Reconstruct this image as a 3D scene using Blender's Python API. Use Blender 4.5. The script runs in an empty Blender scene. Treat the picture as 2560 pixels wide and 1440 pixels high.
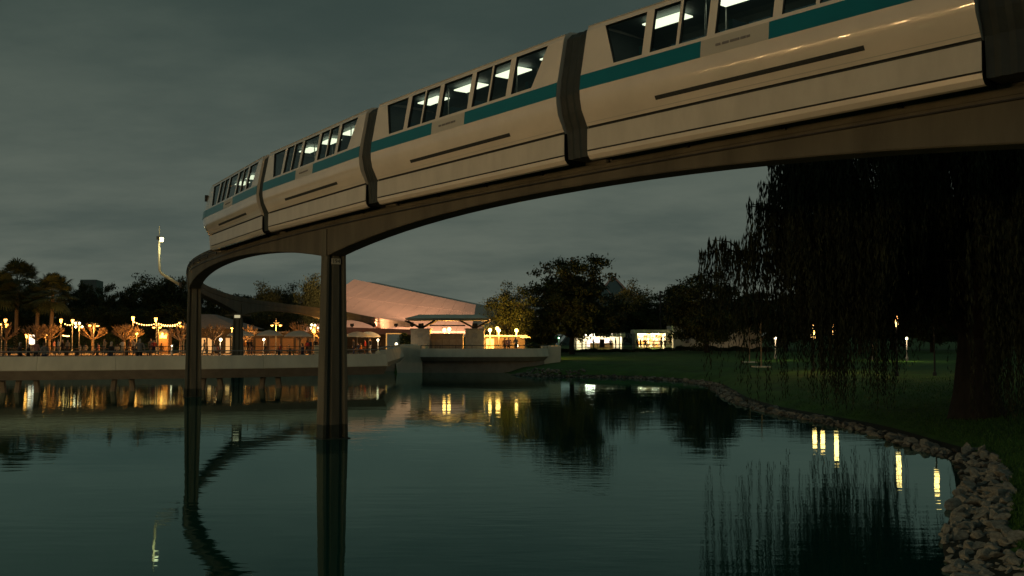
import bpy, bmesh, math, random
import numpy as np
from mathutils import Vector, Matrix
R = math.radians
random.seed(7)
sc = bpy.context.scene
col = sc.collection

# ------------------------------------------------------------------ camera, sky, sun, exposure
FPX, CAMZ, HZ = 2489.0, 3.65, 838.0
TH = math.atan((HZ - 720) / FPX)
cd = bpy.data.cameras.new('camera'); cam = bpy.data.objects.new('camera', cd); col.objects.link(cam)
cd.sensor_width = 36; cd.lens = 36 * FPX / 2560; cd.clip_start = 0.2; cd.clip_end = 6000
cam.location = (0, 0, CAMZ); cam.rotation_euler = (R(90) + TH, 0, 0)
sc.camera = cam

SUN_EL, SUN_AZ = R(3.0), R(-150)
w = bpy.data.worlds.new('World'); sc.world = w; w.use_nodes = True
nt = w.node_tree; nt.nodes.clear()
def wn(t, **k):
    n = nt.nodes.new(t)
    for a, b in k.items(): setattr(n, a, b)
    return n
sky = wn('ShaderNodeTexSky', sky_type='NISHITA', sun_disc=False, sun_elevation=SUN_EL, sun_rotation=SUN_AZ, air_density=1.0, dust_density=2.0)
bg = wn('ShaderNodeBackground'); out = wn('ShaderNodeOutputWorld')
tc = wn('ShaderNodeTexCoord'); sep = wn('ShaderNodeSeparateXYZ')
nt.links.new(tc.outputs['Generated'], sep.inputs[0])
def wmath(op, a, b):
    n = wn('ShaderNodeMath', operation=op)
    for i, v in enumerate((a, b)):
        if isinstance(v, (int, float)): n.inputs[i].default_value = v
        else: nt.links.new(v, n.inputs[i])
    return n.outputs[0]
zz = wmath('ADD', wmath('MAXIMUM', sep.outputs[2], 0.0), 0.16)
cmb = wn('ShaderNodeCombineXYZ')
nt.links.new(wmath('DIVIDE', sep.outputs[0], zz), cmb.inputs[0])
nt.links.new(wmath('DIVIDE', sep.outputs[1], zz), cmb.inputs[1])
def wnoise(scale, detail, rough, off):
    mp = wn('ShaderNodeMapping'); mp.inputs['Location'].default_value = (off, off * .7, 0); mp.inputs['Scale'].default_value = (.85, 1.15, 1)
    nt.links.new(cmb.outputs[0], mp.inputs[0])
    n = wn('ShaderNodeTexNoise'); n.inputs['Scale'].default_value = scale; n.inputs['Detail'].default_value = detail; n.inputs['Roughness'].default_value = rough
    nt.links.new(mp.outputs[0], n.inputs['Vector'])
    return n.outputs['Fac']
cl = wmath('ADD', wmath('MULTIPLY', wnoise(.8, 5, .55, 3.1), .65), wmath('MULTIPLY', wnoise(2.6, 6, .6, 8.7), .35))
ramp = wn('ShaderNodeValToRGB')
ramp.color_ramp.interpolation = 'EASE'
ramp.color_ramp.elements[0].position = .34; ramp.color_ramp.elements[0].color = (.078, .1, .087, 1)
ramp.color_ramp.elements[1].position = .66; ramp.color_ramp.elements[1].color = (.136, .156, .128, 1)
nt.links.new(cl, ramp.inputs[0])
skm = wn('ShaderNodeMix', data_type='RGBA', blend_type='MULTIPLY'); skm.inputs[0].default_value = 1
nt.links.new(sky.outputs[0], skm.inputs['A']); skm.inputs['B'].default_value = (.05, .05, .05, 1)
mx = wn('ShaderNodeMix', data_type='RGBA'); mx.inputs[0].default_value = .96
nt.links.new(skm.outputs['Result'], mx.inputs['A']); nt.links.new(ramp.outputs[0], mx.inputs['B'])
gr = wn('ShaderNodeValToRGB'); gr.color_ramp.elements[0].position = 0; gr.color_ramp.elements[0].color = (1, 1, 1, 1)
gr.color_ramp.elements[1].position = .36; gr.color_ramp.elements[1].color = (.42, .52, .52, 1)
nt.links.new(sep.outputs[2], gr.inputs[0])
gm = wn('ShaderNodeMix', data_type='RGBA', blend_type='MULTIPLY'); gm.inputs[0].default_value = 1
nt.links.new(mx.outputs['Result'], gm.inputs['A']); nt.links.new(gr.outputs[0], gm.inputs['B'])
nt.links.new(gm.outputs['Result'], bg.inputs[0]); bg.inputs[1].default_value = 1.0
nt.links.new(bg.outputs[0], out.inputs[0])

sd = bpy.data.lights.new('sun', 'SUN'); so = bpy.data.objects.new('sun', sd); col.objects.link(so)
sd.energy = .03; sd.angle = R(30); sd.color = (1, .86, .72)
so.rotation_euler = (R(90) - R(12), 0, R(180) + R(150)); so.location = (0, 0, 60)

vs = sc.view_settings
vs.view_transform = 'Standard'; vs.look = 'None'; vs.gamma = 1; vs.use_curve_mapping = False; vs.exposure = 0
sc.render.engine = 'CYCLES'
cy = sc.cycles
cy.use_denoising = True; cy.denoiser = 'OPENIMAGEDENOISE'; cy.use_adaptive_sampling = True; cy.adaptive_threshold = .01
cy.max_bounces = 6; cy.diffuse_bounces = 2; cy.glossy_bounces = 3; cy.transparent_max_bounces = 8; cy.transmission_bounces = 3
cy.sample_clamp_indirect = 4; cy.caustics_reflective = False; cy.caustics_refractive = False

# ------------------------------------------------------------------ pixel -> place (2560 x 1440 picture)
def ray(px, py):
    u = (px - 1280) / FPX; v = (720 - py) / FPX
    return Vector((u, math.cos(TH) - v * math.sin(TH), math.sin(TH) + v * math.cos(TH)))
def atY(px, py, Y): r = ray(px, py); return Vector((0, 0, CAMZ)) + r * (Y / r.y)
def atZ(px, py, z): r = ray(px, py); return Vector((0, 0, CAMZ)) + r * ((z - CAMZ) / r.z)
def X(px, Y): return atY(px, HZ, Y).x
def Z(py, Y): return atY(1280, py, Y).z

# ------------------------------------------------------------------ materials
MT = {}
def mat(name, c, rough=.6, metal=0., nscale=0., namt=.25, bump=0., stretch=(1, 1, 1), spec=.5, island=0., coat=0., c2=None):
    if name in MT: return MT[name]
    m = bpy.data.materials.new(name); m.use_nodes = True; MT[name] = m
    t = m.node_tree; b = t.nodes['Principled BSDF']; L = t.links.new
    b.inputs['Base Color'].default_value = (*c, 1); b.inputs['Roughness'].default_value = rough
    b.inputs['Metallic'].default_value = metal; b.inputs['Specular IOR Level'].default_value = spec
    b.inputs['Coat Weight'].default_value = coat; b.inputs['Coat Roughness'].default_value = .04
    last = None
    if nscale:
        co = t.nodes.new('ShaderNodeTexCoord'); mp = t.nodes.new('ShaderNodeMapping'); mp.inputs['Scale'].default_value = stretch
        L(co.outputs['Object'], mp.inputs[0])
        n = t.nodes.new('ShaderNodeTexNoise'); n.inputs['Scale'].default_value = nscale; n.inputs['Detail'].default_value = 6; n.inputs['Roughness'].default_value = .62
        L(mp.outputs[0], n.inputs['Vector'])
        r = t.nodes.new('ShaderNodeValToRGB'); r.color_ramp.elements[0].position = .32; r.color_ramp.elements[1].position = .7
        lo = c2 if c2 else tuple(x * (1 - namt) for x in c)
        hi = tuple(min(1, x * (1 + namt * .6)) for x in c)
        r.color_ramp.elements[0].color = (*lo, 1); r.color_ramp.elements[1].color = (*hi, 1)
        L(n.outputs['Fac'], r.inputs[0]); last = r.outputs[0]; L(last, b.inputs['Base Color'])
        if bump:
            bp = t.nodes.new('ShaderNodeBump'); bp.inputs['Strength'].default_value = bump; bp.inputs['Distance'].default_value = .03
            L(n.outputs['Fac'], bp.inputs['Height']); L(bp.outputs[0], b.inputs['Normal'])
    if island:
        g = t.nodes.new('ShaderNodeNewGeometry'); mr = t.nodes.new('ShaderNodeMapRange')
        mr.inputs['To Min'].default_value = 1 - island; mr.inputs['To Max'].default_value = 1 + island
        L(g.outputs['Random Per Island'], mr.inputs[0])
        mm = t.nodes.new('ShaderNodeMix'); mm.data_type = 'RGBA'; mm.blend_type = 'MULTIPLY'; mm.inputs[0].default_value = 1
        if last: L(last, mm.inputs['A'])
        else: mm.inputs['A'].default_value = (*c, 1)
        L(mr.outputs[0], mm.inputs['B']); L(mm.outputs['Result'], b.inputs['Base Color'])
    return m
def emit(name, c, s):
    if name in MT: return MT[name]
    m = bpy.data.materials.new(name); m.use_nodes = True; MT[name] = m
    b = m.node_tree.nodes['Principled BSDF']
    b.inputs['Base Color'].default_value = (*[min(.8, x) for x in c], 1)
    b.inputs['Emission Color'].default_value = (*c, 1); b.inputs['Emission Strength'].default_value = s
    return m
def glass(name, tint, refl=.12, rough=.03):
    m = bpy.data.materials.new(name); m.use_nodes = True; MT[name] = m
    t = m.node_tree; t.nodes.clear(); L = t.links.new
    o = t.nodes.new('ShaderNodeOutputMaterial'); mxs = t.nodes.new('ShaderNodeMixShader')
    tr = t.nodes.new('ShaderNodeBsdfTransparent'); tr.inputs[0].default_value = (*tint, 1)
    gl = t.nodes.new('ShaderNodeBsdfGlossy'); gl.inputs['Roughness'].default_value = rough; gl.inputs[0].default_value = (.9, .95, .95, 1)
    lw = t.nodes.new('ShaderNodeLayerWeight'); lw.inputs[0].default_value = .5
    pw = t.nodes.new('ShaderNodeMath'); pw.operation = 'POWER'; pw.inputs[1].default_value = 4.5; L(lw.outputs['Facing'], pw.inputs[0])
    ma = t.nodes.new('ShaderNodeMath'); ma.operation = 'MULTIPLY_ADD'; ma.inputs[1].default_value = .95 - refl * .4; ma.inputs[2].default_value = refl * .4; L(pw.outputs[0], ma.inputs[0])
    L(ma.outputs[0], mxs.inputs[0]); L(tr.outputs[0], mxs.inputs[1]); L(gl.outputs[0], mxs.inputs[2]); L(mxs.outputs[0], o.inputs[0])
    return m
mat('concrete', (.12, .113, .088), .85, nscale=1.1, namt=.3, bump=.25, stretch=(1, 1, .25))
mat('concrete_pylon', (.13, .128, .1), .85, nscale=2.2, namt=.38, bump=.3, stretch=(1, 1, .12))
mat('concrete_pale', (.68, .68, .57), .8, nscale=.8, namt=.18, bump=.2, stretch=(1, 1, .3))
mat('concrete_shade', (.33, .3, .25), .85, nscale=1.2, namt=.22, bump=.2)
mat('train_white', (.74, .69, .61), .17, nscale=1.1, namt=.1, coat=1.0, stretch=(.5, 1, .6))
mat('train_skirt', (.56, .54, .48), .36, nscale=1.6, namt=.13, coat=.15, stretch=(1, 1, .35))
mat('train_teal', (.0, .15, .21), .3, nscale=1.0, namt=.06, coat=.3)
mat('train_grey', (.46, .46, .42), .4, nscale=1.0, namt=.06)
mat('rubber', (.035, .04, .04), .75, nscale=9, namt=.3)
mat('gangway', (.032, .04, .038), .6, nscale=3, namt=.3)
mat('interior', (.05, .07, .07), .6, nscale=2, namt=.2)
mat('seat_blue', (.03, .1, .13), .7, nscale=4, namt=.2)
mat('metal_dark', (.05, .05, .05), .45, .6, nscale=6, namt=.2)
mat('metal_grey', (.35, .35, .33), .4, .7, nscale=6, namt=.2)
mat('cream_paint', (.8, .74, .52), .45, nscale=4, namt=.08)
mat('bark', (.024, .021, .017), .9, nscale=6, namt=.5, bump=.6, stretch=(1, 1, .2))
mat('bark_pale', (.36, .25, .15), .8, nscale=5, namt=.25, bump=.2, stretch=(1, 1, .3))
mat('leaf_dark', (.036, .052, .022), .6, island=.55, spec=.25)
mat('leaf_mid', (.055, .075, .026), .6, island=.5, spec=.25)
mat('leaf_weep', (.026, .032, .018), .7, island=.5, spec=.15)
mat('leaf_palm', (.075, .095, .04), .55, island=.4, spec=.3)
mat('leaf_hedge', (.03, .05, .018), .6, island=.5, spec=.2)
mat('rock', (.15, .16, .145), .9, nscale=3, namt=.5, bump=.4, island=.6)
mat('canvas', (.85, .83, .74), .8, nscale=2, namt=.08)
mat('roof_grey', (.2, .2, .21), .7, nscale=2, namt=.2)
mat('facade_panel', (.62, .55, .5), .85, nscale=.25, namt=.06)
mat('wall_white', (.58, .56, .5), .75, nscale=.5, namt=.12, bump=.1)
mat('wall_dark', (.09, .075, .06), .8, nscale=1.2, namt=.3)
mat('wall_red_lit_tone', (.33, .16, .12), .7, nscale=1, namt=.2)  # red light on the low wing put into its base colour
mat('stone', (.4, .37, .32), .8, nscale=3, namt=.25, bump=.4)
mat('blue_paint', (.04, .09, .2), .6, nscale=2, namt=.1)
mat('wood', (.28, .17, .09), .7, nscale=3, namt=.3, stretch=(1, 6, 6))
mat('paving', (.26, .22, .18), .8, nscale=1.5, namt=.25, bump=.1)
mat('soil', (.02, .022, .013), .95, nscale=2, namt=.4, bump=.3)
def canvas_material():
    m = MT['canvas']; t = m.node_tree; b = t.nodes['Principled BSDF']; o = t.nodes['Material Output']
    tr = t.nodes.new('ShaderNodeBsdfTranslucent'); tr.inputs[0].default_value = (.75, .72, .62, 1); mxs = t.nodes.new('ShaderNodeMixShader'); mxs.inputs[0].default_value = .4
    t.links.new(b.outputs[0], mxs.inputs[1]); t.links.new(tr.outputs[0], mxs.inputs[2]); t.links.new(mxs.outputs[0], o.inputs[0])
canvas_material()
mat('concrete_wet', (.035, .04, .028), .5, nscale=4, namt=.4)
glass('train_glass', (.4, .5, .5), .09)
glass('pyramid_glass', (.25, .3, .3), .2, .1)
emit('lamp_warm', (1, .45, .1), 5); emit('lamp_near', (1, .6, .25), 220); emit('lamp_white', (1, .86, .55), 5); emit('lamp_big', (1, .52, .14), 10)
emit('bulb_warm', (1, .55, .16), 7); emit('train_light', (1, .9, .62), 3.0)
emit('lantern_gold', (1, .6, .2), 7); emit('screen_white', (.9, 1, .9), 1.3); emit('lamp_green', (.3, 1, .5), 14)
emit('floodlight_glow', (1, .94, .55), 3.0); emit('shop_light', (1, .9, .7), 16); emit('flood_pink', (1, .6, .5), 20)

def water_material():
    m = bpy.data.materials.new('water'); m.use_nodes = True; MT['water'] = m
    t = m.node_tree; b = t.nodes['Principled BSDF']; L = t.links.new
    t.nodes.remove(b); df = t.nodes.new('ShaderNodeBsdfDiffuse'); df.inputs[0].default_value = (.004, .042, .036, 1)
    gl = t.nodes.new('ShaderNodeBsdfGlossy'); gl.inputs[0].default_value = (.74, 1, .97, 1); gl.inputs['Roughness'].default_value = .02
    fn = t.nodes.new('ShaderNodeFresnel'); fn.inputs['IOR'].default_value = 1.38; ms = t.nodes.new('ShaderNodeMixShader')
    L(fn.outputs[0], ms.inputs[0]); L(df.outputs[0], ms.inputs[1]); L(gl.outputs[0], ms.inputs[2]); L(ms.outputs[0], t.nodes['Material Output'].inputs[0])
    co = t.nodes.new('ShaderNodeTexCoord')
    def layer(scale, st, rot, det):
        mp = t.nodes.new('ShaderNodeMapping'); mp.inputs['Scale'].default_value = st; mp.inputs['Rotation'].default_value = (0, 0, rot)
        L(co.outputs['Object'], mp.inputs[0])
        n = t.nodes.new('ShaderNodeTexNoise'); n.inputs['Scale'].default_value = scale; n.inputs['Detail'].default_value = det; n.inputs['Roughness'].default_value = .5
        L(mp.outputs[0], n.inputs['Vector']); return n.outputs['Fac']
    fine = layer(3.2, (.3, 1, 1), .15, 3); mid = layer(.8, (.35, 1, 1), -.2, 2)
    patch = layer(.06, (1, 1, 1), 0, 2)
    mr = t.nodes.new('ShaderNodeMapRange'); mr.inputs['From Min'].default_value = .42; mr.inputs['From Max'].default_value = .62
    mr.inputs['To Min'].default_value = .25; mr.inputs['To Max'].default_value = 1; L(patch, mr.inputs[0])
    mu = t.nodes.new('ShaderNodeMath'); mu.operation = 'MULTIPLY'; L(fine, mu.inputs[0]); L(mr.outputs[0], mu.inputs[1])
    ad = t.nodes.new('ShaderNodeMath'); ad.operation = 'ADD'; L(mu.outputs[0], ad.inputs[0])
    m2 = t.nodes.new('ShaderNodeMath'); m2.operation = 'MULTIPLY'; L(mid, m2.inputs[0]); m2.inputs[1].default_value = 1.1; L(m2.outputs[0], ad.inputs[1])
    bp = t.nodes.new('ShaderNodeBump'); bp.inputs['Strength'].default_value = 1; bp.inputs['Distance'].default_value = .0055
    L(ad.outputs[0], bp.inputs['Height']); L(bp.outputs[0], gl.inputs['Normal']); L(bp.outputs[0], fn.inputs['Normal'])
water_material()
def grass_material():
    m = mat('grass_ground', (.042, .115, .015), .95, nscale=.6, namt=.45, bump=.4, c2=(.025, .07, .011))
grass_material()

# ------------------------------------------------------------------ mesh helpers
class MB:
    def __init__(s): s.v = []; s.f = []; s.m = []
    def quad(s, pts, mi=0):
        b = len(s.v); s.v += [tuple(p) for p in pts]; s.f.append(tuple(range(b, b + len(pts)))); s.m.append(mi)
    def hexa(s, p, mi=0):            # p: 4 bottom (ccw from above) + 4 top
        b = len(s.v); s.v += [tuple(q) for q in p]
        for f in ((3, 2, 1, 0), (4, 5, 6, 7), (0, 1, 5, 4), (1, 2, 6, 5), (2, 3, 7, 6), (3, 0, 4, 7)):
            s.f.append(tuple(b + i for i in f)); s.m.append(mi)
    def box(s, c, d, rz=0., mi=0, taper=1.):
        cx, cy_, cz = c; a, b_, h = d[0] / 2, d[1] / 2, d[2] / 2
        cs, sn = math.cos(rz), math.sin(rz)
        P = []
        for z, k in ((-h, 1), (h, taper)):
            for x, y in ((-a, -b_), (a, -b_), (a, b_), (-a, b_)):
                x *= k; y *= k
                P.append((cx + x * cs - y * sn, cy_ + x * sn + y * cs, cz + z))
        s.hexa(P, mi)
    def bounds(s, x0, x1, y0, y1, z0, z1, mi=0): s.box(((x0 + x1) / 2, (y0 + y1) / 2, (z0 + z1) / 2), (x1 - x0, y1 - y0, z1 - z0), 0, mi)
    def tube(s, pts, r, n=6, mi=0, cap=True):
        pts = [Vector(p) for p in pts]; rs = r if isinstance(r, (list, tuple)) else [r] * len(pts)
        b = len(s.v); up = Vector((0, 0, 1))
        for i, p in enumerate(pts):
            d = (pts[min(i + 1, len(pts) - 1)] - pts[max(i - 1, 0)])
            d = d.normalized() if d.length > 1e-9 else up
            a = d.cross(up if abs(d.z) < .95 else Vector((1, 0, 0))).normalized(); c = d.cross(a)
            for k in range(n):
                q = p + (a * math.cos(2 * math.pi * k / n) + c * math.sin(2 * math.pi * k / n)) * rs[i]
                s.v.append(tuple(q))
        for i in range(len(pts) - 1):
            for k in range(n):
                k2 = (k + 1) % n
                s.f.append((b + i * n + k, b + i * n + k2, b + (i + 1) * n + k2, b + (i + 1) * n + k)); s.m.append(mi)
        if cap:
            s.f.append(tuple(b + k for k in range(n))[::-1]); s.m.append(mi)
            e = b + (len(pts) - 1) * n; s.f.append(tuple(e + k for k in range(n))); s.m.append(mi)
    def lathe(s, c, prof, n=12, mi=0):
        b = len(s.v)
        for r, z in prof:
            for k in range(n): s.v.append((c[0] + r * math.cos(2 * math.pi * k / n), c[1] + r * math.sin(2 * math.pi * k / n), c[2] + z))
        for i in range(len(prof) - 1):
            for k in range(n):
                k2 = (k + 1) % n
                s.f.append((b + i * n + k, b + i * n + k2, b + (i + 1) * n + k2, b + (i + 1) * n + k)); s.m.append(mi)
    def ball(s, c, r, n=10, mi=0, sz=1.):
        s.lathe(c, [(max(.001, r * math.sin(math.pi * i / 7)), -r * sz * math.cos(math.pi * i / 7)) for i in range(8)], n, mi)
    def sweep(s, frames, prof, mi=0, closed=True, caps=True):   # frames: list of (origin, lateral, up); prof per frame or one
        b = len(s.v); n = None
        for i, (o, la, up) in enumerate(frames):
            pr = prof[i] if isinstance(prof[0], list) else prof
            n = len(pr)
            for y, z in pr: s.v.append(tuple(o + la * y + up * z))
        for i in range(len(frames) - 1):
            for k in range(n if closed else n - 1):
                k2 = (k + 1) % n
                s.f.append((b + i * n + k, b + i * n + k2, b + (i + 1) * n + k2, b + (i + 1) * n + k)); s.m.append(mi)
        if caps and closed:
            s.f.append(tuple(b + k for k in range(n))[::-1]); s.m.append(mi)
            e = b + (len(frames) - 1) * n; s.f.append(tuple(e + k for k in range(n))); s.m.append(mi)
    def mesh(s, name, mats, smooth=False):
        me = bpy.data.meshes.new(name); me.from_pydata(s.v, [], s.f)
        for m in (mats if isinstance(mats, (list, tuple)) else [mats]): me.materials.append(MT[m] if isinstance(m, str) else m)
        if any(s.m): me.polygons.foreach_set('material_index', s.m)
        if smooth: me.polygons.foreach_set('use_smooth', [True] * len(me.polygons))
        me.update(); return me
    def build(s, name, mats, parent=None, smooth=False, fix=True):
        me = s.mesh(name, mats, smooth)
        if fix:
            bm = bmesh.new(); bm.from_mesh(me); bmesh.ops.recalc_face_normals(bm, faces=bm.faces); bm.to_mesh(me); bm.free()
        return link(name, me, parent)
def link(name, me, parent=None, loc=None):
    o = bpy.data.objects.new(name, me); col.objects.link(o)
    if parent is not None: o.parent = parent
    if loc is not None: o.location = loc
    return o
def tag(o, label, cat, group=None, kind=None):
    o['label'] = label; o['category'] = cat
    if group: o['group'] = group
    if kind: o['kind'] = kind
    return o
def thing(name, label, cat, loc=(0, 0, 0), rz=0., group=None):
    o = bpy.data.objects.new(name, None); col.objects.link(o); o.location = loc; o.rotation_euler = (0, 0, rz); o.empty_display_size = .2
    return tag(o, label, cat, group)
def kids(o): return [c for c in col.objects if c.parent == o]
def copy_tree(o, parent=None, ch=None):
    c = o.copy(); col.objects.link(c); c.parent = parent
    for k in list(o.children): copy_tree(k, c)
    return c
def lamp(name, loc, power, color, parent=None, r=.12, kind='POINT', rot=None, spot=None):
    d = bpy.data.lights.new(name, kind); d.energy = power; d.color = color; d.shadow_soft_size = r
    if spot: d.spot_size = spot; d.spot_blend = .6
    o = bpy.data.objects.new(name, d); col.objects.link(o); o.location = loc
    if rot is not None: o.rotation_euler = rot
    if parent is not None: o.parent = parent
    o.visible_glossy = False      # the globe itself is what mirrors show
    return o
def bevelled(o, wdt=.02, seg=2):
    m = o.modifiers.new('bevel', 'BEVEL'); m.width = wdt; m.segments = seg; m.limit_method = 'ANGLE'; m.angle_limit = R(40)
    return o
WARM = (1, .42, .08); WARMW = (1, .72, .42)

# ------------------------------------------------------------------ terrain and lake
SHORE = [atZ(px, py, 0) for px, py in [(1285, 937), (1350, 942), (1500, 944), (1650, 950), (1760, 962), (1800, 980), (1830, 1000), (1900, 1024), (2000, 1045),
         (2150, 1075), (2290, 1118), (2380, 1150), (2410, 1200), (2390, 1280), (2370, 1360), (2400, 1440)]]
SHORE = [(p.x, p.y) for p in SHORE]
def catmull(P, n):
    P = [Vector(p) for p in P]; out = []
    Q = [P[0] * 2 - P[1]] + P + [P[-1] * 2 - P[-2]]
    for i in range(1, len(Q) - 2):
        for k in range(n):
            t = k / n; a, b, c, d = Q[i - 1], Q[i], Q[i + 1], Q[i + 2]
            out.append(.5 * ((2 * b) + (c - a) * t + (2 * a - 5 * b + 4 * c - d) * t * t + (3 * b - 3 * c + d - a) * t ** 3))
    out.append(P[-1]); return out
BANK = [(p.x, p.y) for p in catmull(SHORE + [(5.6, 11.0), (4.2, 6.5)], 6)]
LAKE = [(-170, 101.5), (-11.6, 101.5), (-11.6, 98.3), (-1.0, 98.3)] + BANK + [(2.5, 3.0), (-6, 1.5), (-20, 5), (-40, 14), (-170, 20)]
LP = np.array(LAKE)
def lake_sd(P):
    """signed distance to the shoreline, positive on land"""
    d2 = np.full(len(P), 1e18); ins = np.zeros(len(P), bool)
    for i in range(len(LP)):
        a, b = LP[i], LP[(i + 1) % len(LP)]; e = b - a; wv = P - a
        t = np.clip((wv @ e) / (e @ e), 0, 1); q = wv - t[:, None] * e
        d2 = np.minimum(d2, (q * q).sum(1))
        c1 = (a[1] <= P[:, 1]); c2 = (b[1] > P[:, 1]); cr = e[0] * wv[:, 1] - e[1] * wv[:, 0]
        ins ^= (c1 & c2 & (cr > 0)) | (~c1 & ~c2 & (cr < 0))
    d = np.sqrt(d2); return np.where(ins, -d, d)
def sm(x): x = np.clip(x, 0, 1); return x * x * (3 - 2 * x)
def ground_z(P):
    P = np.atleast_2d(np.array(P, float))[:, :2]; d = lake_sd(P)
    lawn = .55 * sm(d / 2.2) + .45 * sm((d - 1.5) / 6) + .42 * sm((d - 6) / 40)
    plaza = 1.45 * sm(d / .25)
    prom = 1.95 * sm(d / 1.2)
    k = sm((6 - P[:, 0]) / 5) * sm((88 - P[:, 1]) / 2) * sm((40 - P[:, 1]) / 10)
    kp = np.where((P[:, 0] < 1.2) & (P[:, 1] > 98.4), 1., 0.)
    z = lawn * (1 - k) + prom * k; z = z * (1 - kp) + plaza * kp
    z += .05 * np.sin(P[:, 0] * .31) * np.cos(P[:, 1] * .23) * sm((d - 3) / 10) * (1 - kp)
    return np.where(d < 0, -1.6 * sm(-d / 3), z)
def gz(x, y): return float(ground_z([(x, y)])[0])
def axis(segs):
    o = []
    for a, b, s in segs: o += list(np.arange(a, b, s))
    return np.array(sorted(set(np.round(o, 3))))
gx = axis([(-3000, -400, 400), (-400, -180, 40), (-180, -14, 4), (-14, 0, .6), (0, 26, .45), (26, 60, 2), (60, 200, 10), (200, 3001, 350)])
gy = axis([(-3000, -60, 490), (-60, 0, 5), (0, 50, .5), (50, 96, .8), (96, 104, .5), (104, 200, 4), (200, 420, 20), (420, 4200, 420)])
GX, GY = np.meshgrid(gx, gy); PP = np.stack([GX.ravel(), GY.ravel()], 1)
GZ = ground_z(PP)
me = bpy.data.meshes.new('ground'); nx, ny = len(gx), len(gy)
idx = np.arange(nx * ny).reshape(ny, nx)
F = np.stack([idx[:-1, :-1], idx[:-1, 1:], idx[1:, 1:], idx[1:, :-1]], -1).reshape(-1, 4)
me.from_pydata(np.column_stack([PP, GZ]).tolist(), [], F.tolist()); me.materials.append(MT['grass_ground'])
me.polygons.foreach_set('use_smooth', [True] * len(me.polygons))
ground = tag(link('ground', me), 'dark green grassy ground sloping down to the lagoon', 'ground', kind='structure')
mb = MB(); mb.quad([(-172, -2, 0), (40, -2, 0), (40, 104, 0), (-172, 104, 0)])
water = tag(mb.build('water', 'water'), 'dark rippled lagoon water mirroring lights and sky', 'water', kind='structure')
mb = MB(); mb.bounds(-170, -11.8, 101.6, 128, .2, 1.5)
tag(mb.build('plaza_paving', 'paving'), 'lamplit paved plaza behind the footbridge', 'pavement', kind='structure')
mb = MB()
for a, b in (((-170, 19), (-40, 13)), ((-40, 13), (-20, 4)), ((-20, 4), (-6, .6)), ((-6, .6), (4, 1.6))):
    n = Vector((b[1] - a[1], a[0] - b[0], 0)).normalized() * (-5)
    if n.y > 0: n = -n
    mb.hexa([(a[0], a[1], 1.2), (a[0] + n.x, a[1] + n.y, 1.2), (b[0] + n.x, b[1] + n.y, 1.2), (b[0], b[1], 1.2), (a[0], a[1], 2.02), (a[0] + n.x, a[1] + n.y, 2.02), (b[0] + n.x, b[1] + n.y, 2.02), (b[0], b[1], 2.02)])
tag(mb.build('promenade', 'paving'), 'paved waterside walk on the near shore of the lagoon', 'path', kind='structure')

# stones along the bank
def rock_mesh(seed):
    rg = random.Random(seed); bm = bmesh.new(); bmesh.ops.create_icosphere(bm, subdivisions=2, radius=1)
    pl = [(Vector((rg.gauss(0, 1), rg.gauss(0, 1), rg.gauss(0, 1))).normalized(), rg.uniform(.35, .7)) for _ in range(9)]
    for v in bm.verts:
        for n, h in pl:
            q = v.co.dot(n)
            if q > h: v.co -= n * (q - h)
        v.co *= 1 + rg.uniform(-.02, .02)
    me = bpy.data.meshes.new('stone'); bm.to_mesh(me); bm.free(); me.materials.append(MT['rock']); return me
ROCKS = [rock_mesh(i) for i in range(12)]
bank = np.array(BANK); seg = np.diff(bank, axis=0); sl = np.hypot(seg[:, 0], seg[:, 1]); cum = np.concatenate([[0], np.cumsum(sl)])
rg = random.Random(3); spots = []
while len(spots) < 2500:
    s = rg.uniform(0, cum[-1]); i = min(np.searchsorted(cum, s, 'right') - 1, len(seg) - 1); t = (s - cum[i]) / sl[i]
    p = bank[i] + seg[i] * t; n = np.array([-seg[i][1], seg[i][0]]) / sl[i]
    near = p[1] < 30
    wmax = 1.0 if p[1] < 31 else (.4 if p[1] < 58 else (.6 if p[1] < 84 else 2.0))
    if p[1] > 84 and p[0] > 6: wmax = .7
    o = rg.uniform(-.06 if near else -.3, wmax)
    q = p + n * o
    if rg.random() < (.2 if near else .5): continue
    sz = min(.22, max(.045, rg.lognormvariate(-2.4, .5))) if near else min(.25, max(.06, rg.lognormvariate(-2.1, .4)))
    spots.append((q[0], q[1], sz, o))
SP = np.array([(a, b) for a, b, _, _ in spots]); RZ = ground_z(SP)
keep = [(x, y, z, s) for (x, y, s, o), z in zip(spots, RZ) if z > -.4]
keep.sort(key=lambda k: math.hypot(k[0], k[1]) / k[3] * (10 if (abs(k[0]) > .52 * k[1] or k[1] < 14) else 1))
mb = MB()
for i in range(len(bank) - 1):
    a, b = bank[i], bank[i + 1]; n = Vector((-seg[i][1], seg[i][0], 0)).normalized()
    if i + 1 < len(seg): n2 = Vector((-(seg[i][1] + seg[i + 1][1]), seg[i][0] + seg[i + 1][0], 0)).normalized()
    else: n2 = n
    if i: n = Vector((-(seg[i][1] + seg[i - 1][1]), seg[i][0] + seg[i - 1][0], 0)).normalized()
    for o0, o1 in ((-.8, 0), (0, .4), (.4, .8)):
        pts = []
        for pp, nn, oo in ((a, n, o0), (b, n2, o0), (b, n2, o1), (a, n, o1)):
            qx, qy = pp[0] + nn.x * oo, pp[1] + nn.y * oo; pts.append((qx, qy, gz(qx, qy) + .03))
        mb.quad(pts)
bank_o = tag(mb.build('rock_bank', 'soil', smooth=True), 'bank of loose pale stones edging the lawn along the water', 'rock bank', kind='structure')
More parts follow.
